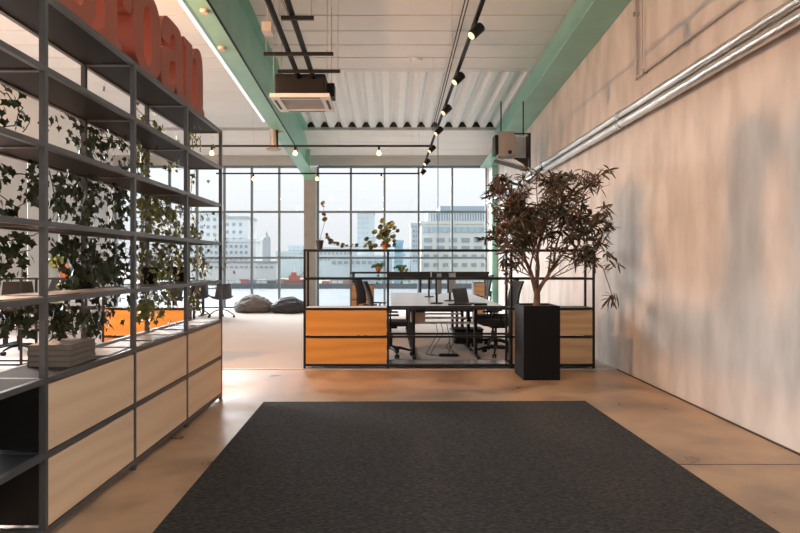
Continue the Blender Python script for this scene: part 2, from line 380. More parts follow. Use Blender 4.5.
# ------------------------------------------------------------------ shelving
LV = [.05, .417, .78, 1.17, 1.54, 1.92, 2.29, 2.65]
def shelf_unit(root, along, posts, front, depth, levels, steel, board, boards, fronts, tops=(), t=.029):
    """along 'Y': posts are y values, front = x of the face, body goes to -x; along 'X': posts are x values, front = y of face, body to +y"""
    def bx(m, a0, a1, d0, d1, z0, z1):
        if along == 'Y': m.box(front-d1, front-d0, a0, a1, z0, z1)
        else: m.box(a0, a1, front+d0, front+d1, z0, z1)
    for p, (l0, l1) in posts:
        for d in (0, depth-t):
            m = MB(); bx(m, p-t/2, p+t/2, d, d+t, 0 if l0 == 0 else LV[l0], LV[l1]+t/2); m.build('post', steel, root)
    for i, lv in levels:                # bay i, level
        a, b = posts[i][0]+t/2, posts[i+1][0]-t/2
        z = LV[lv]
        m = MB(); bx(m, a, b, 0.001, t-.001, z-t/2, z+t/2-.001); m.build('rail', steel, root)
        m = MB(); bx(m, a, b, depth-t+.001, depth-.001, z-t/2, z+t/2-.001); m.build('rail', steel, root)
    for i in range(len(posts)):
        for lv in sorted({l for (k, l) in levels if k in (i, i-1)}):
            m = MB(); p = posts[i][0]; bx(m, p-t/2+.001, p+t/2-.001, t, depth-t, LV[lv]-t/2+.001, LV[lv]+t/2-.002); m.build('side_rail', steel, root)
    for i, lv, mt in boards:
        a, b = posts[i][0]+t/2+.001, posts[i+1][0]-t/2-.001
        m = MB(); bx(m, a, b, t, depth-t, LV[lv]-.006, LV[lv]+.012); m.build('shelf_board', mt, root)
    for i, lv, mt in fronts:
        a, b = posts[i][0]+t/2+.004, posts[i+1][0]-t/2-.004
        m = MB(); bx(m, a, b, .004, .024, LV[lv]+.020, LV[lv+1]-.021); m.build('drawer_front', mt, root)
        m = MB(); bx(m, a+.003, b-.003, .024, depth-.04, LV[lv]+.022, LV[lv+1]-.023); m.build('drawer_box', M_INNER, root)
left = thing('shelving_unit', 'tall anthracite open shelving with pale oak drawers and ivy along the left', 'shelf', (0, 0, 0))
py = [6.05, 5.02, 3.985, 2.95, 1.92, .89][::-1]
posts = [(p, (0, 7)) for p in py]
lv = [(i, l) for i in range(5) for l in range(8)]
bd = [(i, l, M_BOARD if l > 2 else (M_COUNTER if l == 2 else M_INNER)) for i in range(5) for l in range(1, 8)]
fr = [(i, l, M_OAK) for i in (2, 3, 4) for l in (0, 1)]
shelf_unit(left, 'Y', posts, -1.656, .35, lv, M_STEEL, M_BOARD, bd, fr)
for i in (0, 1):
    MB().box(-1.990, -1.975, py[i]+.02, py[i+1]-.02, .07, .76).build('back_panel', M_INNER, left)

mid = thing('shelving_unit', 'low dark metal room divider shelf with orange and oak drawers, desk seen through it', 'shelf')
XP = [-1.076, -.013, 1.56, 2.61]
lv = [(i, l) for i in (0, 1, 2) for l in (0, 2, 3, 4)] + [(0, 1), (2, 1)]
lv += [(1, 1)]
bd = [(0, 2, M_TOPW), (2, 2, M_DSTEEL), (1, 0, mat('grey_metal_board', (.42, .43, .43), .25, metal=.6))]
fr = [(0, 0, M_ORG), (0, 1, M_ORG), (2, 0, M_OAKX), (2, 1, M_OAKX)]
shelf_unit(mid, 'X', [(p, (0, 4)) for p in XP], 7.77, .36, lv, M_DSTEEL, M_DSTEEL, bd, fr, t=.028)

low = thing('shelving_unit', 'low dark shelf with orange drawer behind the ivy, left end of the office', 'shelf')
lv = [(i, l) for i in (0, 1, 2) for l in (0, 2, 3)] + [(2, 1)]
bd = [(i, 3, M_DSTEEL) for i in (0, 1, 2)] + [(2, 2, M_DSTEEL)]
shelf_unit(low, 'X', [(p, (0, 3)) for p in (-5.75, -4.70, -3.65, -2.60)], 7.78, .36, lv, M_DSTEEL, M_DSTEEL, bd, [(2, 0, M_ORG), (2, 1, M_ORG)], t=.024)

mid.scale = (1, 1, .982); low.scale = (1, 1, .982)
# ------------------------------------------------------------------ big letters on the shelf
def chaikin(pts, it=3):
    for _ in range(it):
        out = []; n = len(pts)
        for i, p in enumerate(pts):
            if len(p) == 3:
                a = pts[i-1]; b = pts[(i+1) % n]
                out.append((p[0]*.75+a[0]*.25, p[1]*.75+a[1]*.25, 1)); out.append((p[0]*.75+b[0]*.25, p[1]*.75+b[1]*.25, 1))
            else: out.append(p)
        pts = out
    return pts
G = {
 'u': (.60, [[(0,.75),(.25,.75),(.25,.70),(.21,.68),(.21,.16,1),(.25,.09,1),(.32,.08,1),(.40,.09,1),(.42,.2,1),(.42,.68),(.38,.70),(.38,.75),(.60,.75),(.60,.70),(.56,.68),(.56,.12,1),(.48,0,1),(.30,0,1),(.10,0,1),(.04,.14,1),(.04,.68),(0,.70)]]),
 'r': (.42, [[(0,0),(.27,0),(.27,.05),(.21,.07),(.21,.33),(.22,.42,1),(.27,.43,1),(.28,.33,1),(.34,.29,1),(.42,.30,1),(.44,.42,1),(.40,.56,1),(.28,.56,1),(.21,.44),(.21,.54),(0,.54),(0,.49),(.04,.47),(.04,.07),(0,.05)]]),
 'b': (.54, [[(0,.78),(.21,.78),(.21,.48),(.25,.56,1),(.42,.57,1),(.53,.45,1),(.535,.27,1),(.53,.08,1),(.42,-.005,1),(.25,0,1),(.11,.02,1),(.04,.15,1),(.04,.73),(0,.73)],
             [(.21,.27,1),(.215,.09,1),(.28,.05,1),(.35,.09,1),(.355,.27,1),(.35,.44,1),(.28,.48,1),(.215,.44,1)]]),
 'a': (.55, [[(.55,0),(.55,.05),(.51,.07),(.51,.38,1),(.46,.55,1),(.27,.56,1),(.08,.55,1),(.03,.42,1),(.04,.35),(.21,.35),(.21,.42,1),(.26,.47,1),(.33,.45,1),(.33,.35),(.15,.32,1),(.02,.28,1),(.0,.14,1),(.04,.0,1),(.18,-.005,1),(.28,.0,1),(.34,.08),(.37,0)],
             [(.33,.26),(.33,.11,1),(.25,.07,1),(.19,.12,1),(.19,.24,1)]]),
 'n': (.55, [[(0,0),(.245,0),(.245,.05),(.21,.07),(.21,.36,1),(.24,.45,1),(.31,.45,1),(.34,.36,1),(.34,.07),(.305,.05),(.305,0),(.55,0),(.55,.05),(.51,.07),(.51,.42,1),(.46,.56,1),(.32,.57,1),(.21,.45),(.21,.54),(0,.54),(0,.49),(.04,.47),(.04,.07),(0,.05)]]),
}
def letter(ch, y0, label, sc=1.0):
    cu = bpy.data.curves.new('glyph', 'CURVE'); cu.dimensions = '2D'; cu.fill_mode = 'BOTH'; cu.extrude = .055
    for loop in G[ch][1]:
        pts = chaikin(loop); s = cu.splines.new('POLY'); s.points.add(len(pts)-1)
        for k, p in enumerate(pts): s.points[k].co = (p[0]*sc, p[1]*sc, 0, 1)
        s.use_cyclic_u = True
    tmp = bpy.data.objects.new('t', cu); COL.objects.link(tmp)
    me = bpy.data.meshes.new_from_object(tmp, depsgraph=bpy.context.evaluated_depsgraph_get())
    bpy.data.objects.remove(tmp)
    # glyph x -> +Y, glyph y -> +Z, extrusion -> X
    me.transform(Matrix(((0, 0, 1, 0), (1, 0, 0, 0), (0, 1, 0, 0), (0, 0, 0, 1))))
    me.name = 'standing_letter'; me.materials.clear(); me.materials.append(M_RED)
    o = bpy.data.objects.new('standing_letter', me); COL.objects.link(o); o.location = (-1.735, y0, 2.668)
    tag(o, label, 'letter', 'red letters on top of the tall shelf'); return o
letter('u', 2.95, 'big red letter cut off by the top of the photo, nearest on the tall shelf')
letter('r', 3.56, 'big red letter r on the tall shelf, left of the b')
letter('b', 3.965, 'big red letter b with long oval counter on the tall shelf')
letter('a', 4.475, 'big red letter a between the b and the n on the tall shelf')
letter('n', 5.0, 'big red letter n at the far end of the tall shelf')

# ------------------------------------------------------------------ ivy
def ivy_leaf(mb, c, size, rnd):
    out = [(0, -.05), (.28, -.30), (.42, .02), (.62, .22), (.30, .36), (.12, .62), (0, .95), (-.12, .62), (-.30, .36), (-.62, .22), (-.42, .02), (-.28, -.30)]
    n = Vector((1.0, rnd.uniform(-1.0, .9), rnd.uniform(-.5, .8))).normalized()
    ang = PI + rnd.gauss(0, .7)
    u = Vector((0, 0, 1)).cross(n).normalized(); v = n.cross(u)
    u2 = math.cos(ang)*u + math.sin(ang)*v; v2 = -math.sin(ang)*u + math.cos(ang)*v
    vs_ = []
    for a, b in out:
        k = -.25*abs(a) - .12*b*b
        vs_.append(mb.bm.verts.new(c + size*(a*u2 + b*v2 + k*n)))
    ce = mb.bm.verts.new(c + size*(.22*v2))
    for k in range(12): mb.bm.faces.new((vs_[k], vs_[(k+1) % 12], ce))
def okpos(p):
    if -2.02 < p.x < -1.63:
        for z in LV:
            if abs(p.z-z) < .035: return False
        for q in py:
            if abs(p.y-q) < .03: return False
    return True
def ivy(label, vines, blobs, m, seed, base, size=(.032, .060), pot=True, dens=1.55):
    rnd = random.Random(seed)
    root = thing('ivy_plant', label, 'plant', base, 0, 'ivy growing over the tall shelf')
    B = Vector(base); lm = MB(); st = MB()
    for vn in vines:
        pts = [Vector((X, Y, Z)) for (X, Y, Z) in [(-2.06+rnd.uniform(-.03, .03), 2.06*F/(CX-px), H-(pyy-CY)/F*(2.06*F/(CX-px))) for px, pyy in vn[0]]]
        fine = []
        for a, b in zip(pts, pts[1:]):
            k = max(2, int((b-a).length/.05))
            for j in range(k):
                q = a.lerp(b, j/k); fine.append(q + Vector((rnd.uniform(-.01, .01), rnd.uniform(-.015, .015), rnd.uniform(-.015, .015))))
        fine.append(pts[-1])
        st.tube([f-B for f in fine], .0035, 5)
        for f in fine:
            for _ in range(vn[1]+(1 if rnd.random() < .6 else 0)):
                p = f + Vector((rnd.uniform(-.05, .05), rnd.gauss(0, .05), rnd.gauss(0, .05)))
                if rnd.random() < .25: p.x = rnd.uniform(-1.92, -1.74)
                if okpos(p): ivy_leaf(lm, p-B, rnd.uniform(*size), rnd)
    for (px, pyy, rx, rz_, n) in blobs:
        got = []
        for _ in range(int(n*dens)):
            X = rnd.uniform(-2.16, -2.03) if rnd.random() < .6 else rnd.uniform(-1.93, -1.76)
            a = px + max(-1.25, min(1.25, rnd.gauss(0, .6)))*rx; b = pyy + max(-1.25, min(1.25, rnd.gauss(0, .6)))*rz_
            Y = -X*F/(CX-a); p = Vector((X, Y, H-(b-CY)/F*Y))
            if okpos(p) and p.z > .84:
                ivy_leaf(lm, p-B, rnd.uniform(*size), rnd)
                if X < -2.03: got.append(p-B)
        got.sort(key=lambda q: q.z)
        for k3 in range(3):
            ch = got[k3::3][::2]
            if len(ch) > 2: st.tube([Vector((q.x-.01, q.y, q.z)) for q in ch], .0022, 4)
    lm.build('foliage', m, root); st.build('stem', M_IVYS, root)
    if pot:
        MB().lathe([(0, 0), (.06, 0), (.08, .13), (.074, .13), (.07, .115), (0, .115)], 20).build('pot', M_BLACK, root, True)
    return root
ivy('dark ivy trailing thinly through the nearest shelf bay, left edge of the photo',
    [([(-60, 60), (0, 92), (14, 100), (22, 108), (10, 128), (2, 130)], 1), ([(22, 108), (32, 122), (22, 132)], 1), ([(0, 162), (20, 176), (44, 178)], 2), ([(0, 190), (18, 205), (36, 196), (40, 180)], 1), ([(-20, 235), (0, 240), (22, 238), (44, 232)], 1), ([(0, 270), (10, 262), (30, 250)], 1), ([(24, 255), (22, 275)], 1)],
    [(10, 100, 14, 10, 10), (36, 186, 12, 20, 26), (10, 212, 12, 8, 16), (12, 245, 16, 10, 20), (4, 265, 8, 14, 24), (20, 318, 22, 12, 60), (-10, 320, 20, 12, 30), (0, 170, 16, 10, 14)], M_IVY, 3, (-1.92, 2.40, 1.184), dens=1.15)
ivy('dense dark ivy in the second shelf bay, over the stack of books',
    [([(50, 98), (62, 110), (72, 122), (80, 136), (92, 150)], 2), ([(76, 116), (95, 128), (112, 140), (130, 146)], 2), ([(98, 128), (104, 150), (100, 175), (92, 200)], 2), ([(52, 178), (70, 186), (90, 190)], 2), ([(60, 240), (72, 262), (74, 300), (66, 330)], 2), ([(52, 172), (54, 192), (60, 205)], 2), ([(120, 165), (118, 200), (110, 240)], 2)],
    [(88, 190, 16, 40, 120), (90, 272, 24, 22, 210), (118, 262, 14, 30, 90), (66, 246, 9, 16, 36), (96, 140, 20, 12, 44), (120, 200, 10, 26, 60), (62, 318, 12, 18, 60), (88, 325, 10, 16, 50), (104, 318, 8, 14, 30), (60, 200, 9, 16, 30)], M_IVY, 5, (-1.92, 3.84, 1.184))
ivy('thick green ivy filling the third shelf bay, over the brochures',
    [([(138, 108), (150, 122), (165, 135), (180, 150)], 2), ([(140, 130), (140, 170), (142, 220), (146, 280), (146, 320)], 3), ([(150, 190), (165, 205), (178, 225)], 2)],
    [(142, 150, 8, 26, 50), (160, 210, 20, 18, 150), (160, 262, 22, 24, 190), (150, 306, 16, 16, 90), (172, 290, 10, 16, 40), (175, 160, 9, 14, 22), (180, 240, 8, 26, 50)], M_IVYY, 8, (-1.92, 4.86, 1.184), dens=2.1, size=(.030, .055))
ivy('yellow-green ivy trailing from the farthest shelf bay beside the window chairs',
    [([(190, 132), (196, 140), (200, 136)], 1), ([(196, 140), (191, 166), (196, 172)], 1), ([(196, 172), (192, 205), (198, 225), (203, 250), (208, 276)], 2)],
    [(194, 234, 6, 14, 40), (199, 262, 8, 14, 44), (194, 300, 6, 16, 34), (206, 272, 8, 8, 12), (191, 136, 4, 4, 6)], M_IVYY, 12, (-1.92, 5.60, 1.184), size=(.030, .055))

# ------------------------------------------------------------------ books and papers on the tall shelf
def book(x, y, z, w, l, h, rz, label, m=M_PAPER, group='books stacked on the shelf counter'):
    r = thing('book', label, 'book', (x, y, z), rz, group)
    MB().box(-w/2, w/2, -l/2, l/2, 0, .003).box(-w/2, w/2, -l/2, l/2, h-.003, h).box(-w/2, -w/2+.003, -l/2, l/2, .003, h-.003).build('cover', m, r)
    MB().box(-w/2+.004, w/2-.004, -l/2+.004, l/2-.004, .0035, h-.0035).build('pages', M_PAGES, r)
    return r
names = ['bottom book of the thick stack on the shelf counter', 'second book from the bottom of the thick stack', 'third book from the bottom of the thick stack', 'top book of the thick stack, beige cover facing up']
for i, nme in enumerate(names):
    book(-1.82, 3.41, .7935+i*.0295, .23, .30, .0285, .03*(i % 2)+.02, nme)
def magazine(x, y, z, w, l, rz, col, label, group='brochures on the tall shelf'):
    m = mat('brochure_'+'_'.join(str(int(c*100)) for c in col), col, .4)
    o = MB().box(-w/2, w/2, -l/2, l/2, 0, .006).build('brochure', m); o.location = (x, y, z); o.rotation_euler = (0, 0, rz)
    tag(o, label, 'magazine', group); return o
rnd = random.Random(2)
cols = [(.36, .29, .21), (.17, .13, .10), (.42, .36, .29), (.08, .08, .08), (.30, .21, .13), (.45, .43, .40)]
words = ['tan', 'brown', 'cream', 'charcoal', 'ochre', 'white']
k = 0
for bay, (ya, yb), z, where in ((0, (2.25, 2.8), 1.184, 'on the shelf board under the near ivy'), (1, (3.15, 3.8), 1.184, 'on the shelf board above the book stack'),
                             (2, (4.15, 4.85), .7935, 'on the counter of the third bay'), (3, (5.2, 5.85), .7935, 'on the counter of the farthest bay')):
    n = 3
    for j in range(n):
        yy = ya + (yb-ya)*j/(n-1)
        magazine(-1.78, yy, z, .21, .28 if n < 4 else .24, rnd.uniform(-.12, .12), cols[k % 6], '%s brochure %s, %s' % (words[k % 6], where, ['nearest', 'middle', 'farthest'][j]))
        k += 1
magazine(-1.80, 3.80, .7935, .22, .30, .04, (.62, .5, .38), 'beige brochure on the counter just beyond the book stack')
magazine(-1.86, 2.45, .7935, .20, .28, .05, (.62, .60, .58), 'white brochure on the bare counter, left edge of the photo')

# ------------------------------------------------------------------ potted tree
def tree():
    rnd = random.Random(21)
    B = Vector((1.760, 7.27, 0)); root = thing('potted_tree', 'leafy indoor tree in a tall square black planter before the divider', 'plant', B)
    w2 = .21; wy = .25; hh = .855
    m = MB(); m.box(-w2, w2, -wy, -wy+.012, 0, hh).box(-w2, w2, wy-.012, wy, 0, hh).box(-w2, -w2+.012, -wy+.012, wy-.012, 0, hh).box(w2-.012, w2, -wy+.012, wy-.012, 0, hh).box(-w2+.012, w2-.012, -wy+.012, wy-.012, 0, .02)
    m.build('planter', mat('matt_black_planter', (.006, .006, .007), .6, spec=.15), root)
    MB().box(-w2+.013, w2-.013, -wy+.013, wy-.013, .6, hh-.02).build('soil', M_SOIL, root)
    tr = MB(); lf = MB()
    tips = []
    def inside(p):
        q = p + B
        return q.x < 2.80 and q.x > 1.02 and 6.4 < q.y < 7.98 and q.z < 2.58
    def branch(p, d, L, r, lev):
        n = max(3, int(L/.05)); pts = [p.copy()]; rad = [r]
        for i in range(n):
            d = (d + Vector((rnd.gauss(0, .10), rnd.gauss(0, .10), rnd.gauss(0, .07)+.015))).normalized()
            q = p + d*(L/n)
            # stay off the divider rails and the wall
            if q.y + B.y > 7.66: d.y = -abs(d.y)*.6; q = p + d*(L/n)
            if q.x > .74: d.x = -abs(d.x)*.5; q = p + d*(L/n)
            if q.x < -.52: d.x = abs(d.x)*.5; q = p + d*(L/n)
            if q.z > 2.42: d.z = -abs(d.z)*.3; q = p + d*(L/n)
            p = q; pts.append(p.copy()); rad.append(r*(1-.45*(i+1)/n))
            if lev >= 1 and i > n*.35 and rnd.random() < .50 and lev < 4:
                s = Vector((rnd.gauss(0, 1), rnd.gauss(0, .8), rnd.gauss(.15, .6))).normalized()
                branch(p.copy(), (d*.55 + s*.75).normalized(), L*rnd.uniform(.35, .6), r*.42, lev+1)
        tr.tube(pts, rad, 8 if lev < 2 else 5)
        if lev >= 3 or L < .14: tips.append((p, d)); return
        for _ in range(2 if lev < 2 else rnd.choice((2, 3))):
            s = Vector((rnd.gauss(0, 1), rnd.gauss(0, .8), rnd.gauss(.1, .5))).normalized()
            branch(p.copy(), (d*.8 + s*.55).normalized(), L*rnd.uniform(.55, .85), r*.55, lev+1)
    # trunk: thick base that forks low, each fork giving off branches
    tr.tube([(-.01, 0, .80), (0, 0, .86), (.005, 0, .96), (.0, .0, 1.04)], [.052, .042, .038, .036], 10)
    forks = [([(.0, 0, .98), (-.03, .01, 1.10), (-.07, .02, 1.25), (-.13, .02, 1.38)], [.032, .028, .023, .019]),
             ([(.0, 0, .98), (.05, -.01, 1.08), (.13, -.02, 1.20), (.20, -.02, 1.33)], [.030, .025, .021, .017]),
             ([(.0, .01, 1.0), (.015, .03, 1.15), (.03, .04, 1.30), (.02, .05, 1.45)], [.024, .022, .019, .016])]
    for p_, r_ in forks: tr.tube(p_, r_, 8)
    for (px, py_, pz), dx, dy, L, r in (((-.13, .02, 1.38), -.25, 0, .48, .017), ((-.13, .02, 1.38), -.85, -.1, .42, .013), ((-.07, .02, 1.25), .05, -.25, .50, .013), ((-.05, .015, 1.18), -1.1, .0, .40, .010),
            ((.20, -.02, 1.33), .30, 0, .50, .016), ((.20, -.02, 1.33), .95, -.1, .42, .013), ((.13, -.02, 1.20), 1.2, -.1, .44, .010), ((.13, -.02, 1.20), .2, -.3, .55, .012),
            ((.02, .05, 1.45), 0, 0, .50, .015), ((.02, .05, 1.45), .45, .05, .48, .012), ((.03, .04, 1.30), -.4, -.2, .52, .012), ((.02, .05, 1.45), -.35, -.05, .52, .012),
            ((-.05, .015, 1.18), -1.7, -.2, .42, .009), ((.09, -.01, 1.14), 1.8, -.15, .42, .009), ((-.07, .02, 1.25), -.6, -.45, .42, .010), ((.13, -.02, 1.20), .7, -.45, .45, .010), ((.0, .02, 1.15), -.2, -.7, .42, .009), ((-.09, .02, 1.30), -1.4, .1, .42, .010)):
        branch(Vector((px, py_, pz)), Vector((dx*.7, dy, 1)).normalized(), L, r, 1)
    # drooping branch on the right, arching one on the upper right and one low on the left
    for pts in ([(.05, -.05, 1.1), (.35, -.05, 1.32), (.6, -.06, 1.42), (.76, -.08, 1.30), (.82, -.1, 1.10), (.86, -.12, .96), (.80, -.14, .92)],
                [(.1, 0, 1.5), (.35, 0, 1.9), (.60, -.02, 2.25), (.78, -.03, 2.42), (.84, -.05, 2.44)],
                [(-.1, -.05, 1.2), (-.28, -.08, 1.28), (-.36, -.10, 1.22), (-.40, -.12, 1.14)],
                [(0, 0, 1.5), (.0, -.05, 2.0), (-.02, -.06, 2.3), (.02, -.07, 2.46)],
                [(0, 0, 1.4), (-.2, -.05, 1.9), (-.32, -.06, 2.2), (-.38, -.07, 2.36)],
                [(-.1, -.05, 1.4), (-.4, -.08, 1.62), (-.58, -.1, 1.64), (-.66, -.1, 1.62)],
                [(.1, -.05, 1.4), (.4, -.08, 1.66), (.62, -.1, 1.62), (.70, -.1, 1.58)],
                [(.1, -.05, 1.5), (.4, -.08, 1.82), (.66, -.1, 1.92), (.82, -.1, 1.94)]):
        P_ = [Vector(p) for p in pts]
        tr.tube(P_, [.008*(1-.6*i/len(P_)) for i in range(len(P_))], 5)
        tips.append((P_[-1], (P_[-1]-P_[-2]).normalized())); tips.append((P_[-1]+Vector((.02, 0, .02)), (P_[-1]-P_[-2]).normalized())); tips.append((P_[-2], (P_[-1]-P_[-2]).normalized()))
    ns = 24
    special = False
    def leaf(p, d, L, special):
        e = p + d*L*.7
        if not special and ((e.x-.12)/.76)**2 + ((e.z-1.70)/.86)**2 > .95+.9*noise.noise(e*3.0): return
        if e.z > 2.56: return
        if e.z < 1.26 and -.34 < e.x < .7: return
        d = d.normalized(); s = d.cross(Vector((rnd.gauss(0, 1), rnd.gauss(0, 1), rnd.gauss(0, 1)))).normalized(); nrm = d.cross(s)
        wd = L*.085; V = []
        for t, k in ((0, .15), (.3, .9), (.6, 1), (.85, .6), (1, 0)):
            c = p + d*L*t + Vector((0, 0, -.25*L*t*t)) 
            if k == 0: V.append((lf.bm.verts.new(c),))
            else: V.append((lf.bm.verts.new(c - s*wd*k + nrm*wd*.4*k), lf.bm.verts.new(c), lf.bm.verts.new(c + s*wd*k + nrm*wd*.4*k)))
        for a, b in zip(V, V[1:]):
            if len(b) == 3:
                lf.bm.faces.new((a[0], a[1], b[1], b[0])); lf.bm.faces.new((a[1], a[2], b[2], b[1]))
            else: lf.bm.faces.new((a[0], a[1], b[0])); lf.bm.faces.new((a[1], a[2], b[0]))
    base_n = len(tips)-ns; tips = [(p, d, i >= base_n) for i, (p, d) in enumerate(tips)]; rnd.shuffle(tips)
    for p, d, special in tips:
        if p.z < 1.05 and p.x > -.3 and p.x < .7: continue
        q = p + B
        for _ in range(rnd.randint(6, 9)):
            dd = (d*.5 + Vector((rnd.gauss(0, .8), rnd.gauss(0, .8), rnd.gauss(0, .7)))).normalized()
            pp = p - d*rnd.uniform(0, .07); L = rnd.uniform(.085, .155)
            e = pp + dd*L + B
            if e.y > 7.74 or e.x > 2.85: dd.y = -abs(dd.y); dd.x = -abs(dd.x)
            leaf(pp, dd, L, special)
    tr.build('trunk', M_BARK, root, True); lf.build('foliage', M_TLEAF, root)
    print('tree tips', len(tips))
tree()

# ------------------------------------------------------------------ small pot plants
def potplant(x, y, z, label, potm, r, h, kind, seed, cat='plant'):
    rnd = random.Random(seed); root = thing('potted_plant', label, cat, (x, y, z))
    MB().lathe([(0, 0), (r*.7, 0), (r, h*.82), (r*1.08, h*.82), (r*1.08, h), (r*.95, h), (r*.9, h*.9), (0, h*.9)], 22).build('pot', potm, root, True)
    lm = MB(); st = MB()
    def rleaf(p, s, n=None):
        n = n or Vector((rnd.gauss(0, .5), -1, rnd.gauss(.3, .6))).normalized()
        u = n.orthogonal().normalized(); v = n.cross(u); c = lm.bm.verts.new(p - n*s*.2)
        V = [lm.bm.verts.new(p + s*(math.cos(a)*u + .85*math.sin(a)*v)) for a in [2*PI*k/10 for k in range(10)]]
        for k in range(10): lm.bm.faces.new((V[k], V[(k+1) % 10], c))
    if kind == 'bushy':
        for _ in range(30):
            a = rnd.uniform(0, 2*PI); rr = rnd.uniform(.02, .17); hh = h + rnd.uniform(.05, .30) - rr*.5
            e = Vector((rr*math.cos(a), rr*math.sin(a)*.6, hh)); st.tube([(0, 0, h*.9), (e.x*.4, e.y*.4, (h+hh)/2+.03), e], .0035, 4); rleaf(e, rnd.uniform(.028, .045))
        for e in ((-.20, 0, .08), (-.18, 0, .02), (-.24, 0, .13)): st.tube([(0, 0, h), (-.1, 0, h+.06), e], .003, 4); rleaf(Vector(e), .035)
    if kind == 'trail':
        for base in ([(0, 0, h), (.08, 0, h+.06), (.15, 0, .06), (.3, 0, .035), (.5, 0, .03), (.75, 0, .03), (1.0, 0, .03)], [(0, 0, h), (.07, 0, h+.25), (.05, 0, h+.42), (.02, 0, h+.5)]):
            st.tube(base, .003, 4)
            for a, b in zip(base[1:], base[2:]):
                for t in ((0, .5) if base[-1][2] > .2 else (0, .3, .6, .85)):
                    rleaf(Vector(a).lerp(Vector(b), t) + Vector((rnd.uniform(-.02, .02), rnd.uniform(-.03, .03), rnd.uniform(0, .03))), rnd.uniform(.022, .04))
    if kind == 'small':
        for _ in range(26):
            a = rnd.uniform(0, 2*PI); rr = rnd.uniform(.02, .2); e = Vector((rr*math.cos(a)-.04, rr*math.sin(a)*.5, h+rnd.uniform(-.03, .1)))
            st.tube([(0, 0, h*.9), (e.x*.5, e.y*.5, h+.06), e], .004, 4); rleaf(e, rnd.uniform(.03, .05))
        for e in ((-.0, -.13, -.1), (.03, -.12, -.2), (-.02, -.14, -.3)): st.tube([(0, -.05, h), (0, -.12, h+.02), e], .003, 4); rleaf(Vector(e), .04)
    lm.build('foliage', {'bushy': M_IVYY, 'trail': mat('grey_green_leaf', (.10, .10, .06), .5), 'small': mat('fresh_green_leaf', (.09, .17, .03), .5)}[kind], root); st.build('stem', M_IVYS, root)
potplant(-.05, 7.88, 1.530, 'bushy yellow-green plant in terracotta pot on top of the divider', M_TERRA, .046, .10, 'bushy', 4)
potplant(-.90, 7.92, 1.530, 'trailing plant in small black pot on top of the divider', mat('dark_brown_pot', (.045, .035, .032), .6), .05, .115, 'trail', 6)
potplant(-4.22, 7.93, 1.162, 'terracotta pot seen through the near ivy on the low shelf', M_TERRA, .075, .17, 'small', 9)
# magazine on divider top
for p in ((.2, 'leaf'),): pass

# ------------------------------------------------------------------ ceiling items
def cassette():
    r = thing('ceiling_air_conditioner', 'black boxed air conditioner with white louvred panel hanging from the ceiling', 'air conditioner', (-1.29, 9.22, 3.74))
    MB().box(-.37, .37, -.38, .38, .06, .36, bevel=.03).build('housing', M_DSTEEL, r)
    m = MB(); m.box(-.43, .43, -.44, -.30, .0, .055); m.box(-.43, .43, .30, .44, .0, .055); m.box(-.43, -.30, -.30, .30, 0, .055); m.box(.30, .43, -.30, .30, 0, .055)
    m.build('panel', M_WHITE, r)
    g = MB(); g.box(-.30, .30, -.30, .30, .03, .04)
    for k in range(14): g.box(-.29, .29, -.29+k*.043, -.275+k*.043, .008, .03)
    g.build('grille', mat('grey_grille', (.42, .40, .38), .5), r)
    f = MB(); f.box(-.29, .29, -.405, -.365, -.004, .0); f.box(-.29, .29, .365, .405, -.004, 0); f.box(-.40, -.36, -.26, .26, -.004, 0); f.box(.36, .40, -.26, .26, -.004, 0)
    f.build('louvre', M_DSTEEL, r)
    zz = zc(9.22)-3.74
    for sx in (-.39, .39):
        for sy in (-.34, .34): MB().cyl((sx, sy, .3), (sx, sy, zz+.02*(-sy)), .006, n=8).build('hanger_rod', M_CONDUIT, r)
    MB().box(.372, .47, -.1, .15, .10, .30).build('valve_box', M_DSTEEL, r)
cassette()
for k, (x0, x1) in enumerate(((-1.40, -.98), (-1.14, -.76))):
    pass
def hung_pipe(xr, label, rad=.035):
    # follows the ceiling slope; xr = X
    pts = [(xr, -2.0, 4.60+SL*2), (xr, 8.86, 4.60-SL*8.86), (xr, 8.95, 4.03)]
    o = MB().tube(pts, rad, 14).build('refrigerant_pipe', M_BLACK, None, True); tag(o, label, 'pipe', 'black pipes to the air conditioner')
hung_pipe(-1.31, 'left black insulated pipe running to the hanging air conditioner')
hung_pipe(-1.10, 'right black insulated pipe running to the hanging air conditioner')
tag(MB().tube([(-1.19, -2, 4.68+SL*2), (-1.19, 6.8, 4.68-SL*6.8), (-1.12, 7.3, 4.16), (-1.12, 8.8, 4.05)], .014, 8).build('grey_hose', M_CONDUIT, None, True), 'thin pale hose between the two black pipes', 'hose')
for yy, a, b, lab in ((6.9, -1.22, -.85, 'short'), (7.9, -1.62, -.72, 'long'), (8.5, -1.55, -.68, 'far')):
    z = 4.60-SL*yy-.05
    r = thing('pipe_bracket', '%s black crossbar holding the pipes near the air conditioner' % lab, 'bracket', (0, yy, z), 0, 'pipe brackets')
    MB().box(a, b, -.02, .02, -.02, .02).build('bar', M_DSTEEL, r)
    for x in (a+.03, b-.03): MB().cyl((x, 0, 0), (x, 0, zc(yy)-z), .005, n=6).build('rod', M_CONDUIT, r)
tag(MB().box(-1.62, -1.5, 7.75, 7.95, 4.3, 4.42).cyl((-1.56, 7.9, 4.4), (-1.56, 7.9, zc(7.9)), .01, n=6).build('junction_box', M_CONDUIT), 'small grey junction box behind the air conditioner', 'box')

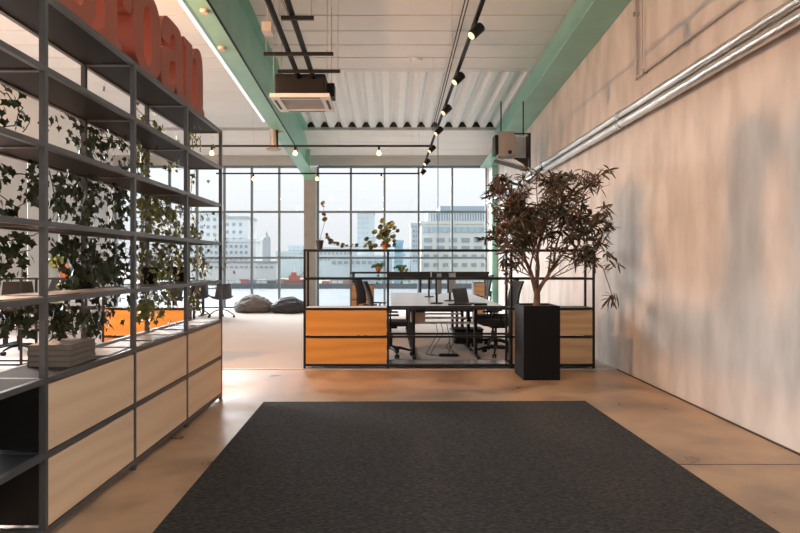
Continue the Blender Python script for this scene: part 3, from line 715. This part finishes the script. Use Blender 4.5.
# spotlight track
ZT = 3.68; XT = .833
tr_ = thing('light_track', 'long black lighting track running down the room', 'light track', (XT, 0, ZT))
MB().box(-.018, .018, -1, 15.9, -.016, .016).build('rail', M_BLACK, tr_)
for yy in (1.0, 4.5, 8.0, 11.5, 15.0): MB().cyl((0, yy, .016), (0, yy, zc(yy)-ZT), .0018, n=5).build('suspension_wire', M_CONDUIT, tr_)
def spot_proto():
    r = thing('spotlight', 'x', 'spotlight', (0, 0, 0), 0, 'black spotlights on the track')
    MB().cyl((0, 0, 0), (0, 0, -.05), .012, n=10).box(-.012, .012, -.05, .05, -.012, 0).build('mount', M_BLACK, r)
    d = Vector((-.62, -.25, -.62)).normalized(); c = Vector((0, 0, -.10))
    MB().cyl(c-d*.072, c+d*.072, .048, n=24).build('housing', M_BLACK, r, True)
    MB().cyl(c+d*.073, c+d*.076, .039, n=24).build('lens', emit('warm_lens', (1, .66, .38), 1.4), r)
    return r
sp0 = spot_proto(); ys = [4.35, 5.83, 7.33, 8.83, 10.24, 11.85, 13.4, 14.9]
ords = ['out of frame above, nearest the camera', 'largest in view, at the top edge of the photo', 'second in view along the track', 'third in view along the track, before the steel deck', 'fourth in view along the track', 'fifth in view, just above the cross track', 'second from the far end of the track', 'farthest and smallest, by the windows']
for k, yy in enumerate(ys):
    o = sp0 if k == 0 else copy_tree(sp0)
    o.location = (XT, yy, ZT-.016); o['label'] = 'black cylinder spotlight, ' + ords[k]
    lamp('spotlight_beam', 'SPOT', (XT-.07, yy-.03, ZT-.19), 26, (1, .80, .62), .04, (0, math.radians(-42), math.radians(20)), spot_size=1.5, spot_blend=.6)
# cross bars with bare bulbs
for (yb, nm) in ((12.15, 'nearer'), (15.88, 'farther')):
    r = thing('light_track', '%s black cross bar carrying bare bulbs' % nm, 'light track', (0, yb, ZT), 0, 'cross bars with bulbs')
    MB().box(-4.5, XT-.02, -.018, .018, -.018, .018).build('rail', M_BLACK, r)
    for x in (-4.3, -2.7, -1.0, .6): MB().cyl((x, 0, .018), (x, 0, zc(yb)-ZT-.01), .002, n=5).build('suspension_wire', M_CONDUIT, r)
    for x, side in ((-3.53, 'left'), (-1.87, 'middle'), (-.20, 'right')):
        b = thing('pendant_bulb', '%s bare glowing bulb under the %s cross bar' % (side, nm), 'light bulb', (x, yb, ZT-.018), 0, 'bare bulbs')
        MB().cyl((0, 0, 0), (0, 0, -.07), .022, n=12).build('socket', M_BLACK, b, True)
        MB().lathe([(0, -.07), (.016, -.07), (.022, -.085), (.042, -.115), (.045, -.135), (.034, -.16), (0, -.175)], 16).build('bulb', M_BULB, b, True)
        lamp('bulb_light', 'POINT', (x, yb, ZT-.26), 4, (1, .62, .32), .05)
h = MB(); h.tube([(-3.92+.0, 12.15, 3.66), (-3.92, 12.15, 3.80), (-3.88, 12.15, 3.86), (-3.80, 12.15, 3.86), (-3.76, 12.15, 3.80), (-3.76, 12.15, 3.56)], .01, 6)
tag(h.build('cable_loop', M_BLACK, None, True), 'black cable looped over the nearer cross bar', 'cable')
# ceiling conduit pair next to the track
for dx, nm in ((0, 'left'), (.05, 'right')):
    pts = [(1.14+dx, -2, 5.86+SL*2), (1.14+dx, 16.15, 5.86-SL*16.15)]
    tag(MB().tube(pts, .010, 6).build('ceiling_conduit', M_DSTEEL, None), '%s of two thin dark conduits on the ceiling beside the track' % nm, 'conduit', 'thin ceiling conduits')
# hanging power cable
tag(MB().cyl((1.30, 11.0+5.2, .80), (1.30, 16.2-.0, 4.90), .012, n=6).build('power_cable', M_GREYM), 'thin vertical cable dropping from the ceiling before the windows', 'cable')
# LED strip on left beam
def zl(y): return zb(y)-.02
led = thing('strip_light', 'long white linear light along the green ceiling beam', 'light', (0, 0, 0))
m = MB()
V = []
for (yy) in (-2, 12.1):
    V.append([m.bm.verts.new((a, yy, zb(yy)+d)) for a, d in ((-2.50, -.03), (-2.465, -.03), (-2.465, .0), (-2.50, .0))])
for k in range(4): m.bm.faces.new((V[0][k], V[0][(k+1) % 4], V[1][(k+1) % 4], V[1][k]))
m.bm.faces.new(V[0][::-1]); m.bm.faces.new(V[1]); m.build('diffuser', M_LED, led)
tag(MB().tube([(-2.155, -2, zb(-2)-.012), (-2.155, 14.4, zb(14.4)-.012)], .014, 6).build('beam_cable', M_BLACK), 'black cable run along the green beam', 'cable')
for (x, yy, nm) in ((-2.27, 7.5, 'nearer'), (-2.36, 8.6, 'second'), (-2.3, 12.9, 'third'), (-2.3, 14.2, 'farthest')):
    tag(MB().lathe([(0, -.04), (.045, -.04), (.055, -.015), (.055, 0), (0, 0)], 20, (x, yy, zb(yy)-.001)).build('detector', mat('cream_plastic', (.66, .56, .48), .5), None, True), '%s small round detector under the green beam' % nm, 'detector', 'detectors on the beam')
# hanging duct pipe
r = thing('flue_pipe', 'short brown and silver pipe hanging beside the green beam', 'pipe', (-2.42, 12.8, 3.72))
MB().cyl((0, 0, .04), (-.02, 0, .62), .075, n=16).build('pipe', M_CONDUIT, r, True); MB().lathe([(0, 0), (.14, 0), (.16, .03), (.08, .05), (0, .05)], 20).build('cap', mat('brown_metal', (.42, .31, .26), .4), r, True)
MB().cyl((.085, -.02, .05), (.07, -.02, .62), .02, n=8).build('strut', M_BLACK, r)
# smoke detector on ceiling
yy = 11.6
tag(MB().lathe([(0, -.04), (.1, -.04), (.12, 0), (0, 0)], 20, (.52, yy, zc(yy)-.002)).build('ceiling_speaker', M_CEIL, None, True), 'small round disc on the flat ceiling left of the track', 'ceiling speaker')

# fan heater on the right
def heater():
    r = thing('fan_heater', 'beige fan heater with slanted dark louvre mounted high by the green beam', 'heater', (2.22, 11.0, 3.05))
    MB().box(-.27, .02, -.16, .16, .20, .64, bevel=.01).build('housing', mat('beige_metal', (.30, .27, .24), .5), r)
    MB().box(-.33, -.271, -.14, .14, .24, .58).build('side_cover', M_BLACK, r)
    MB().cyl((-.07, -.161, .27), (-.07, -.175, .27), .035, n=16).build('knob', M_BLACK, r)
    MB().box(.03, .29, .10, .14, .18, .60).build('back_panel', mat('pale_panel', (.72, .74, .73), .5), r)
    f = MB(); f.box(.27, .30, -.16, .16, -.02, .60); f.box(.0, .30, -.16, -.13, .59, .61); f.build('bracket', M_BLACK, r)
    m = MB(); m.box(-.32, .30, -.155, .14, .05, .085, rot=RY(.28)); m.build('louvre', M_DSTEEL, r); MB().box(-.32, .30, -.165, -.156, .058, .078, rot=RY(.28)).build('louvre_edge', M_CONDUIT, r)
    m = MB(); m.face([(-.02, -.15, .17), (.26, -.15, .17), (.26, -.15, .0), ]); m.build('baffle', M_DSTEEL, r)
    for x in (-.2, .2): MB().cyl((x, 0, .6), (x, 0, zb(11.0)-3.05+.02), .012, n=8).build('hanger_rod', M_BLACK, r)
heater()

# pipes on the right wall
for z, x, r_, lab in ((3.14, 2.80, .045, 'upper'), (3.03, 2.80, .047, 'lower')):
    m = MB(); pts = []; rad = []; yy = 0.5; q = random.Random(int(z*10))
    while yy < 17.4: pts.append((x, yy, z+q.uniform(-.002, .002))); rad.append(r_*q.uniform(.97, 1.03)); yy += .12
    m.tube(pts, rad, 18)
    p_ = thing('wall_pipe', '%s of the two silver foil pipes along the right wall' % lab, 'pipe', (0, 0, 0), 0, 'silver wall pipes')
    m.build('insulation', M_SILVER, p_, True)
    for yy in (7.35, 13.0): MB().cyl((x, yy, z), (x, yy+.06, z), r_+.012, n=24).box(x+.03, XW+.02, yy+.01, yy+.04, z-.015, z+.015).build('clamp', M_CHROME, p_, True)
c_ = thing('wall_conduit', 'thin pale conduit bending up the right wall above the silver pipes', 'conduit', (0, 0, 0))
MB().tube([(2.855, 1.2, 3.49), (2.855, 7.0, 3.49)], .016, 10).build('tube', M_CONDUIT, c_, True)
MB().tube([(2.855, 7.05, 3.46), (2.855, 7.05, 4.55)], .016, 10).build('tube', M_CONDUIT, c_, True)
MB().tube([(2.855, 6.88, 3.53), (2.855, 6.88, 4.55)], .010, 10).build('tube', M_CONDUIT, c_, True)
for yy in (4.9, 6.8): MB().box(2.83, 2.893, yy, yy+.03, 3.465, 3.515).build('clamp', M_CHROME, c_)
MB().box(2.83, 2.893, 7.03, 7.07, 4.2, 4.25).build('clamp', M_CHROME, c_)

# ------------------------------------------------------------------ warm globe lamp (left of the frame)
gl = thing('pendant_lamp', 'warm glass globe pendant lamp behind the tall shelf', 'lamp', (-4.1, 5.65, 3.6))
MB().lathe([(0, .115), (.05, .115), (.05, .16), (.02, .2), (0, .2)], 20).build('cap', M_BLACK, gl, True)
MB().cyl((0, 0, .2), (0, 0, zc(5.65)-3.6), .004, n=6).build('cord', M_BLACK, gl)
cage = MB()
for k in range(8):
    a = k*PI/4; cage.tube([(.13*math.sin(t)*math.cos(a), .13*math.sin(t)*math.sin(a), .13*math.cos(t)) for t in [.4+i*(PI-.4)/8 for i in range(9)]], .0015, 4)
cage.build('cage', M_BLACK, gl)

# ------------------------------------------------------------------ desks
def desk():
    r = thing('desk', 'x', 'desk')
    MB().box(0, 1.6, 0, .78, .715, .74, bevel=.004).build('desktop', M_DESK, r)
    for x in (.30, 1.20):
        MB().box(x, x+.05, .04, .74, 0, .03).box(x+.003, x+.047, .34, .42, .03, .69).box(x, x+.05, .08, .70, .69, .714).build('leg', M_BLACK, r)
    MB().box(.36, 1.19, .36, .40, .64, .70).build('crossbar', M_BLACK, r)
    MB().box(.34, 1.24, .60, .72, .44, .465).box(.36, .37, .64, .66, .465, .64).box(1.22, 1.23, .64, .66, .465, .714).box(.36, .37, .64, .66, .465, .714).build('cable_tray', mat('white_metal', (.75, .75, .74), .4), r)
    return r
d0 = desk(); d0.location = (.03, 8.46, .004); d0['label'] = 'white desk nearest the divider, chairs tucked at both ends'
d0['group'] = 'white desks'
dup(d0, (.03, 9.27, .004), 0, 'white desk joined behind the nearest desk', 'white desks')
dup(d0, (.03, 10.08, .004), 0, 'white desk in the middle of the joined row, third from the divider', 'white desks')
dup(d0, (.03, 10.89, .004), 0, 'white desk fourth from the divider in the joined row', 'white desks')
dup(d0, (.03, 11.70, .004), 0, 'white desk at the far end of the joined row', 'white desks')
dup(d0, (-6.6, 9.6, .004), 0, 'white desk behind the ivy, seen through the near bays', 'white desks')
dup(d0, (-6.0, 15.3, .004), 0, 'white desk near the left windows beside the shell chairs', 'white desks')

def office_chair():
    r = thing('office_chair', 'x', 'chair', (0, 0, 0), 0, 'black office swivel chairs')
    for k in range(5):
        a = k*2*PI/5+.3; e = Vector((math.cos(a), math.sin(a), 0))
        lg = MB().tube([(0, 0, .12), e*.15+Vector((0, 0, .115)), e*.30+Vector((0, 0, .075))], [.028, .022, .014], 8).build('leg', M_BLACK, r, True)
        t = e.cross(Vector((0, 0, 1)))
        MB().cyl(e*.31-t*.028+Vector((0, 0, .03)), e*.31-t*.008+Vector((0, 0, .03)), .030, n=14).cyl(e*.31+t*.008+Vector((0, 0, .03)), e*.31+t*.028+Vector((0, 0, .03)), .030, n=14).cyl(e*.31+Vector((0, 0, .03)), e*.31+Vector((0, 0, .075)), .009, n=8).build('caster', M_BLACK, lg, True)
    MB().cyl((0, 0, .10), (0, 0, .26), .030, n=14).cyl((0, 0, .26), (0, 0, .42), .018, n=12).build('column', M_BLACK, r, True)
    MB().box(-.12, .12, -.14, .10, .405, .445, bevel=.01).build('mechanism', M_BLACK, r)
    MB().box(-.245, .245, -.23, .25, .445, .515, bevel=.03).build('seat', M_BLACKF, r, True)
    b = MB(); n = 7
    rows = []
    for i in range(8):
        t = i/7; z = .60+t*.48; yb = -.25-.09*t+.035*math.sin(t*PI); w_ = .215-.06*max(0, t-.45)
        rows.append([( (-1+2*j/6)*w_, yb+.045*(1-((-1+2*j/6))**2)*-1, z) for j in range(7)])
    F_ = [[b.bm.verts.new(p) for p in row] for row in rows]; K_ = [[b.bm.verts.new((p[0], p[1]-.028, p[2])) for p in row] for row in rows]
    for i in range(7):
        for j in range(6):
            b.bm.faces.new((F_[i][j], F_[i][j+1], F_[i+1][j+1], F_[i+1][j])); b.bm.faces.new((K_[i][j], K_[i+1][j], K_[i+1][j+1], K_[i][j+1]))
    for i in range(7):
        b.bm.faces.new((F_[i][0], F_[i+1][0], K_[i+1][0], K_[i][0])); b.bm.faces.new((F_[i][6], K_[i][6], K_[i+1][6], F_[i+1][6]))
    for j in range(6):
        b.bm.faces.new((F_[0][j], K_[0][j], K_[0][j+1], F_[0][j+1])); b.bm.faces.new((F_[7][j], F_[7][j+1], K_[7][j+1], K_[7][j]))
    b.build('backrest', M_BLACKF, r, True)
    MB().tube([(0, -.10, .43), (0, -.27, .44), (0, -.335, .52), (0, -.345, .72)], .018, 8).build('back_support', M_BLACK, r, True)
    for s in (-1, 1):
        MB().tube([(s*.2, 0, .44), (s*.275, 0, .45), (s*.28, 0, .60)], .013, 8).box(s*.28-.04, s*.28+.04, -.12, .12, .60, .625, bevel=.008).build('armrest', M_BLACK, r, True)
    return r
c0 = office_chair()
chs = [(.02, 8.86, -PI/2, 'black swivel chair at the left end of the nearest desk'), (1.56, 8.92, PI/2+.1, 'black swivel chair at the right end of the nearest desk'),
       (1.66, 9.75, PI/2-.1, 'black swivel chair just behind the right-hand one'), (1.95, 13.7, PI/2, 'black swivel chair beyond the far end of the desks, right side'),
       (-.25, 11.0, -PI/2-.3, 'black swivel chair beyond the left end of the desks, turned to the side'),
       (-5.55, 9.15, .5, 'black swivel chair behind the ivy, at the left edge of the photo'), (-6.4, 11.2, 2.6, 'black swivel chair behind the ivy, farther back')]
for k, (x, y, a, lab) in enumerate(chs):
    if k == 0: c0.location = (x, y, .004); c0.rotation_euler = (0, 0, a); c0['label'] = lab
    else: dup(c0, (x, y, .004), a, lab)

def shell_chair():
    r = thing('shell_chair', 'x', 'chair', (0, 0, 0), 0, 'grey shell chairs near the windows')
    b = MB(); rows = []
    prof = [(.20, .47), (.12, .445), (-.05, .44), (-.17, .46), (-.22, .54), (-.24, .68), (-.25, .84)]
    for i, (y, z) in enumerate(prof):
        rows.append([((-1+2*j/8)*(.26 if i < 5 else .25-.01*(i-4)), y+(.15*abs(-1+2*j/8)**2 if i > 3 else 0), z+(.09*abs(-1+2*j/8)**3 if i <= 3 else 0)) for j in range(9)])
    V = [[b.bm.verts.new(p) for p in row] for row in rows]
    for i in range(len(rows)-1):
        for j in range(8): b.bm.faces.new((V[i][j], V[i][j+1], V[i+1][j+1], V[i+1][j]))
    o = b.build('shell', M_GREYF, r, True); sd = o.modifiers.new('thick', 'SOLIDIFY'); sd.thickness = .014
    MB().cyl((0, -.02, .16), (0, -.02, .44), .022, n=12).build('column', M_BLACK, r, True)
    for k in range(4):
        a = k*PI/2+PI/4; e = Vector((math.cos(a), math.sin(a), 0))
        lg = MB().tube([Vector((0, -.02, .22)), e*.15+Vector((0, 0, .17)), e*.29+Vector((0, 0, .075))], .014, 8).build('leg', M_BLACK, r, True)
        MB().sphere(e*.30+Vector((0, 0, .032)), .032, n=12).cyl(e*.30+Vector((0, 0, .04)), e*.295+Vector((0, 0, .08)), .01, n=8).build('caster', M_BLACK, lg, True)
    return r
s0 = shell_chair(); s0.location = (-4.12, 15.0, .004); s0.rotation_euler = (0, 0, .95); s0['label'] = 'grey shell chair on casters farthest right, past the end of the tall shelf'
dup(s0, (-4.75, 15.15, .004), .8, 'grey shell chair on casters seen through the last shelf bay')
dup(s0, (-5.15, 14.5, .004), 2.3, 'grey shell chair on casters mostly hidden behind the ivy')

# bean bags
def beanbag(x, y, sx, sy, sz, m, seed, lab):
    bm = bmesh.new(); bmesh.ops.create_icosphere(bm, subdivisions=5, radius=1)
    for v in bm.verts:
        c = v.co.copy(); a = math.atan2(c.y, c.x)
        nn = noise.fractal(c*1.5+Vector((seed, 0, 0)), 1.0, 2.0, 4)
        ridge = abs(noise.noise(Vector((c.x*2.2+seed, c.y*2.2, c.z*5))))
        z = c.z; z = max(z, -.55); 
        k = 1+.10*nn-.13*ridge
        flat = 1 if z < .15 else 1-.25*(z-.15)
        v.co = Vector((c.x*k*flat*sx, c.y*k*flat*sy, (z*k+.55*1.0)*sz/1.5))
        if v.co.z < 0: v.co.z = 0
    me = bpy.data.meshes.new('bean_bag'); bm.to_mesh(me); bm.free()
    for p in me.polygons: p.use_smooth = True
    me.materials.append(m); o = bpy.data.objects.new('bean_bag', me); COL.objects.link(o); o.location = (x, y, .004)
    tag(o, lab, 'bean bag', 'bean bags by the window')
beanbag(-3.72, 16.75, .55, .44, .47, mat('grey_canvas', (.15, .14, .13), .8, scale=6), 1.3, 'grey-brown bean bag by the window, left of the two')
beanbag(-2.72, 16.55, .48, .42, .43, mat('dark_grey_canvas', (.035, .036, .037), .75, scale=6), 5.1, 'dark grey bean bag by the window, next to the column')

# high table by the window
t_ = thing('high_table', 'long dark high table in front of the windows', 'table', (0, 16.0, .004))
MB().box(-1.0, 2.60, -.25, .25, 1.07, 1.12).build('tabletop', M_DSTEEL, t_)
MB().box(0.0, 2.58, -.22, -.18, .93, 1.07).build('apron', M_DSTEEL, t_)
for x in (-.95, .8, 2.52):
    for y in (-.22, .19): MB().box(x, x+.04, y-.02, y+.02, 0, 1.07).build('leg', M_DSTEEL, t_)
potplant(-.28, 15.92, 1.124, 'small fresh green trailing plant on the high table', M_TERRA, .08, .12, 'small', 14)
o = potplant(.35, 15.95, 1.124, 'tiny terracotta pot plant on the high table right of the divider post', M_TERRA, .05, .06, 'none' if False else 'small', 15)

# cabinets
def cabinet(x0, x1, y, z1, n, lab):
    r = thing('drawer_cabinet', lab, 'cabinet', (x0, y, .004), 0, 'brown wood cabinets in the back of the office'); w_ = x1-x0
    MB().box(0, w_, .02, .42, 0, z1).build('body', M_INNER, r)
    for k in range(n): MB().box(.01, w_-.01, 0, .02, .02+k*(z1-.02)/n, (k+1)*(z1-.02)/n).build('drawer_front', wood('brown_veneer', (.42, .25, .12), (.33, .18, .08), 'X'), r)
cabinet(P(351, 0, 12.2).x, P(373.5, 0, 12.2).x, 12.2, .92, 3, 'brown wood drawer cabinet seen above the orange drawers')
cabinet(P(474, 0, 15.2).x, P(485, 0, 15.2).x, 15.2, .86, 2, 'brown wood cabinet under the right end of the high table')

# things on and under the desks
def monitor(x, y, z, rz, lab, w_=.52):
    r = thing('monitor', lab, 'monitor', (x, y, z), rz, 'black monitors on the desks')
    MB().box(-w_/2, w_/2, -.012, .012, .14, .45, bevel=.005).build('housing', M_BLACK, r)
    MB().box(-w_/2+.012, w_/2-.012, -.0135, -.012, .155, .44).build('screen', M_SCREEN, r)
    MB().box(-.02, .02, .012, .04, .01, .33).build('stand', M_BLACK, r); MB().box(-.12, .12, -.06, .10, 0, .012, bevel=.003).build('base', M_BLACK, r)
z = .7445
monitor(.74, 9.25-.12, z, 1.35, 'black monitor seen edge-on on the nearest desk, left of the laptop')
monitor(1.0, 9.75, z, 1.25, 'black monitor turned sideways on the second desk')
monitor(.74, 10.9, z, 1.45, 'black monitor seen edge-on farther along the joined desks')
def laptop(x, y, z, rz, lab):
    r = thing('laptop', lab, 'laptop', (x, y, z), rz)
    MB().box(-.16, .16, -.11, .11, 0, .016, bevel=.003).build('base', M_BLACK, r)
    MB().box(-.16, .16, .105, .115, .016, .23, rot=RX(-.25)).build('screen', M_SCREEN, r)
laptop(1.14, 9.0, z, .75, 'open black laptop on the nearest desk')
tag(MB().box(1.22, 1.40, 8.68, 8.80, z, z+.03, bevel=.006).build('phone', M_BLACK), 'flat black device lying near the right end of the nearest desk', 'device')
tag(MB().box(.85, 1.18, 8.72, 8.84, z, z+.015, bevel=.004).build('keyboard', M_BLACK), 'black keyboard on the nearest desk', 'keyboard')
bx_ = thing('cardboard_box', 'small cardboard box under the nearest desk on the cable tray', 'box', (.42, 9.12, .47))
MB().box(-.10, .12, -.08, .06, 0, .15, bevel=.01).build('carton', M_CARD, bx_); MB().box(-.02, .03, -.081, .061, .148, .151).build('tape', M_PAPER, bx_)
st_ = thing('storage_crate', 'low black crate on the floor under the desks', 'crate', (1.33, 10.35, .004))
MB().box(-.24, .24, -.18, .18, .0, .22, bevel=.02).build('crate_body', M_BLACK, st_); MB().box(-.25, .25, -.19, .19, .22, .245, bevel=.006).build('lid', M_BLACKF, st_)
cb_ = MB()
q = random.Random(4)
for k in range(5):
    x = .7+.08*k; pts = [(x, 9.12, .46), (x+.03, 9.1, .3), (x-.04+q.uniform(-.1, .1), 9.05, .1), (x+q.uniform(-.2, .2), 8.95, .015), (x+q.uniform(-.3, .3), 8.8, .012)]
    cb_.tube(pts, .005, 5)
tag(cb_.build('desk_cables', M_BLACK, None, True), 'tangle of black cables hanging under the nearest desk', 'cable')
tag(MB().box(.72, 1.0, 8.76, 8.84, .006, .04, bevel=.01).build('power_strip', M_BLACK), 'black power strip on the floor under the nearest desk', 'power strip')

# ------------------------------------------------------------------ outside
ZG = -6.6
M_WATER = mat('grey_harbour_water', (0.136, 0.155, 0.164), .7, spec=.1, scale=.15, bump=.3, bscale=1.2)
M_QUAY = mat('quay_ground', (0.155, 0.18, 0.124), .9, col2=(0.343, 0.335, 0.294), scale=.06, coord='Object')
struct(MB().box(-150, 150, 19, 190, ZG-1, ZG).build('water', M_WATER))['category'] = 'water'
struct(MB().box(-260, 260, 190, 900, ZG-1, ZG+.7).build('quay', M_QUAY))['category'] = 'ground'
struct(MB().box(-150, 150, 189.6, 190, ZG, ZG+1.6).build('quay_wall', mat('quay_stone', (0.155, 0.161, 0.167), .9)))['category'] = 'wall'
ZQ = ZG+.7
def building(lab, x0, x1, ytop, Y, dep, wm, rows=(), roofm=None, roofh=1.0, name='building', group='buildings across the harbour'):
    a, b = P(x0, 0, Y).x, P(x1, 0, Y).x; zt = P(0, ytop, Y).z
    r = thing(name, lab, 'building', (a, Y, ZQ), 0, group)
    MB().box(0, b-a, 0, dep, 0, zt-ZQ).build('wall', wm, r)
    MB().box(-.3, b-a+.3, -.3, dep+.3, zt-ZQ, zt-ZQ+roofh).build('roof', roofm or wm, r)
    src = None
    for (yp, hp, xs, wp, gm) in rows:
        for xx in xs:
            c = P(xx, yp, Y); w_ = wp/F*Y; h_ = hp/F*Y
            if c.x-a < 0 or c.x+w_ > b: continue
            MB().box(c.x-a, c.x-a+w_, -.25, .01, c.z-ZQ-h_, c.z-ZQ).build('window', gm, r)
    return r, a, b, zt
GW = mat('haze_tinted_glass', (0.294, 0.343, 0.376), .3)  # distance haze is put into this pale glass colour
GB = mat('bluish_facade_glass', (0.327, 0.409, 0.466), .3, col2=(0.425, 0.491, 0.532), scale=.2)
WB = mat('pale_stone_facade', (0.655, 0.647, 0.598), .9); WW = mat('white_facade', (0.655, 0.671, 0.671), .9); HZ = mat('haze_tinted_facade', (0.507, 0.565, 0.598), .9)  # facades kept pale, with distance haze put into their colours
fr_ = lambda a, b, s: [a+i*s for i in range(int((b-a)/s))]
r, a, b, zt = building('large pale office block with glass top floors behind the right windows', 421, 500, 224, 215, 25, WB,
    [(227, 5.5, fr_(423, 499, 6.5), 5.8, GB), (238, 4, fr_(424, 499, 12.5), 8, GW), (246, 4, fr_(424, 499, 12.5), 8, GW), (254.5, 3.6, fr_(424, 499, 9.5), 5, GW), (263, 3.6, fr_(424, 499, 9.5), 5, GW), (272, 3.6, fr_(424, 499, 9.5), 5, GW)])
p0 = P(428, 224, 216); p1 = P(500, 213, 216); p2 = P(430, 208, 217)
MB().box(p0.x-a, p1.x-a, 2, 22, zt-ZQ+1, p1.z-ZQ+.6).build('glass_storey', GB, r)
for xx in fr_(430, 498, 2.6): 
    c = P(xx, 0, 216); MB().box(c.x-a, c.x-a+.35, 1.5, 2, zt-ZQ+1, p1.z-ZQ).build('fin', WW, r)
MB().box(P(440, 0, 216).x-a, p1.x-a+2, 1.2, 23, p1.z-ZQ+.6, P(0, 206, 216).z-ZQ).build('glass_storey', mat('dark_roof_glass', (0.376, 0.442, 0.491), .4), r)
building('tall hazy tower block rising behind the middle windows', 357, 374, 213, 330, 15, HZ, [(217+5*k, 2, fr_(358, 373, 4), 2.4, mat('haze_tinted_tower_glass', (0.425, 0.491, 0.54), .5)) for k in range(7)])  # tower colours carry the distance haze too
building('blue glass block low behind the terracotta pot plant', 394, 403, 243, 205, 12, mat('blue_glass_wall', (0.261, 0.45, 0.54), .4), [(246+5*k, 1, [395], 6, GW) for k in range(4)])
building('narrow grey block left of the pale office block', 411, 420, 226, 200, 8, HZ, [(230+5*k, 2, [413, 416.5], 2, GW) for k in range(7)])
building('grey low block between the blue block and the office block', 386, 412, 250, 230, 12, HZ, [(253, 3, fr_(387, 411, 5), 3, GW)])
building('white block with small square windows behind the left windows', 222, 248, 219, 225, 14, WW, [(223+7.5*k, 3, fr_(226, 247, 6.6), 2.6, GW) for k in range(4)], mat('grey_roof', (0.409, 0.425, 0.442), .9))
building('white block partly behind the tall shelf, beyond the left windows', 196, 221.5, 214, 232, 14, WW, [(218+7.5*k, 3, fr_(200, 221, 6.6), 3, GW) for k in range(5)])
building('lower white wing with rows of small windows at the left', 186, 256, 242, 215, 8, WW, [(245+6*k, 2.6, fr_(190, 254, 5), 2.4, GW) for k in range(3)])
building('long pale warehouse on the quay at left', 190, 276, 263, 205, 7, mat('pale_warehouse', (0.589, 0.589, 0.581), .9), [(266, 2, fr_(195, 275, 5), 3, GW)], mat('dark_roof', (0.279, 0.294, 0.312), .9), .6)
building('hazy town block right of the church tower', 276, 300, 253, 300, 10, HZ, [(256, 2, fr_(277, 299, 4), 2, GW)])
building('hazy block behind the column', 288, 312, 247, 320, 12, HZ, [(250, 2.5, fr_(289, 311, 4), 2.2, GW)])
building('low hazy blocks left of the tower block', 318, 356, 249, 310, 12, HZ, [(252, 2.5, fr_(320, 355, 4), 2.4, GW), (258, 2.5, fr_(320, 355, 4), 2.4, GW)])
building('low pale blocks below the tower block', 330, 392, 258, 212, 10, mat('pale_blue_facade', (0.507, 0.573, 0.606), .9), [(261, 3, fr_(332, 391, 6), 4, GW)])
# church tower
c = P(266.5, 262, 290); tw = thing('church_tower', 'slim grey church tower on the skyline behind the left windows', 'tower', (c.x, 290, ZQ))
zt = P(0, 240, 290).z-ZQ
MB().box(-1.6, 1.6, -1.6, 1.6, 0, zt).build('shaft', mat('tower_stone', (0.343, 0.376, 0.409), .9), tw)
MB().lathe([(1.9, zt), (1.7, zt+1.2), (.7, zt+2.2), (.5, zt+3), (0, zt+4.5)], 8).build('spire', mat('tower_roof', (0.312, 0.343, 0.368), .9), tw)
# red ship
c = P(295, 282, 198)
sh = thing('ship', 'red work ship moored at the quay behind the left windows', 'ship', (c.x, 200, ZQ))
hm = mat('red_ship_paint', (0.409, 0.124, 0.0992), .6); L = 4.2
m = MB(); V = []
for (x, w_) in ((-L, .6), (-L*.8, 1.3), (L*.7, 1.3), (L, .1)):
    V.append([m.bm.verts.new(p) for p in [(x, -w_*.7, 0), (x, w_*.7, 0), (x+(.5 if x == L else 0), w_, 1.9), (x+(.5 if x == L else 0), -w_, 1.9)]])
for A_, B_ in zip(V, V[1:]):
    for k in range(4): m.bm.faces.new((A_[k], A_[(k+1) % 4], B_[(k+1) % 4], B_[k]))
m.bm.faces.new(V[0][::-1]); m.bm.faces.new(V[-1]); m.build('hull', hm, sh)
MB().box(-2.2, 1.2, -1, 1, 1.9, 3.2).box(-1.5, .2, -.8, .8, 3.2, 4.2).build('cabin', hm, sh)
MB().cyl((-.5, 0, 4.2), (-.5, 0, 6.4), .12, n=8).build('mast', WW, sh); MB().tube([(1.0, 0, 2), (2.6, 0, 4.6)], .12, 6).build('crane_arm', hm, sh)
# containers and vehicles on the quay
q = random.Random(11)
for k, (xx, cc, nm) in enumerate(((236, (.5, .5, .5), 'white'), (244, (.45, .12, .1), 'red'), (252, (.2, .3, .4), 'blue'), (262, (.5, .5, .48), 'pale'), (272, (.12, .13, .14), 'black'), (281, (.35, .36, .3), 'olive'), (326, (.40, .16, .12), 'brick red'), (336, (.5, .5, .5), 'white'), (347, (.4, .15, .12), 'rust red'), (358, (.2, .25, .3), 'slate blue'))):
    p = P(xx, 277, 196+(k % 3)*3); r = thing('container', '%s container on the quay, %s' % (nm, 'left of the ship' if xx < 290 else 'seen through the upper divider'), 'container', (p.x, p.y, ZQ), q.uniform(-.1, .1), 'containers on the quay')
    MB().box(-1.3, 1.3, -.9, .9, 0, 1.5+.5*(k % 2)).build('shell', mat('container_'+nm.replace(' ', '_'), cc, .7), r)
# railing at the quay edge
rl = thing('quay_railing', 'thin railing along the far quay edge', 'railing', (0, 189.8, ZG+1.6))
MB().box(-70, 40, -.04, .04, .9, 1.0).build('rail', M_GREYM, rl)
for k in range(56): MB().box(-70+k*2, -69.85+k*2, -.05, .05, 0, .9).build('post', M_GREYM, rl)
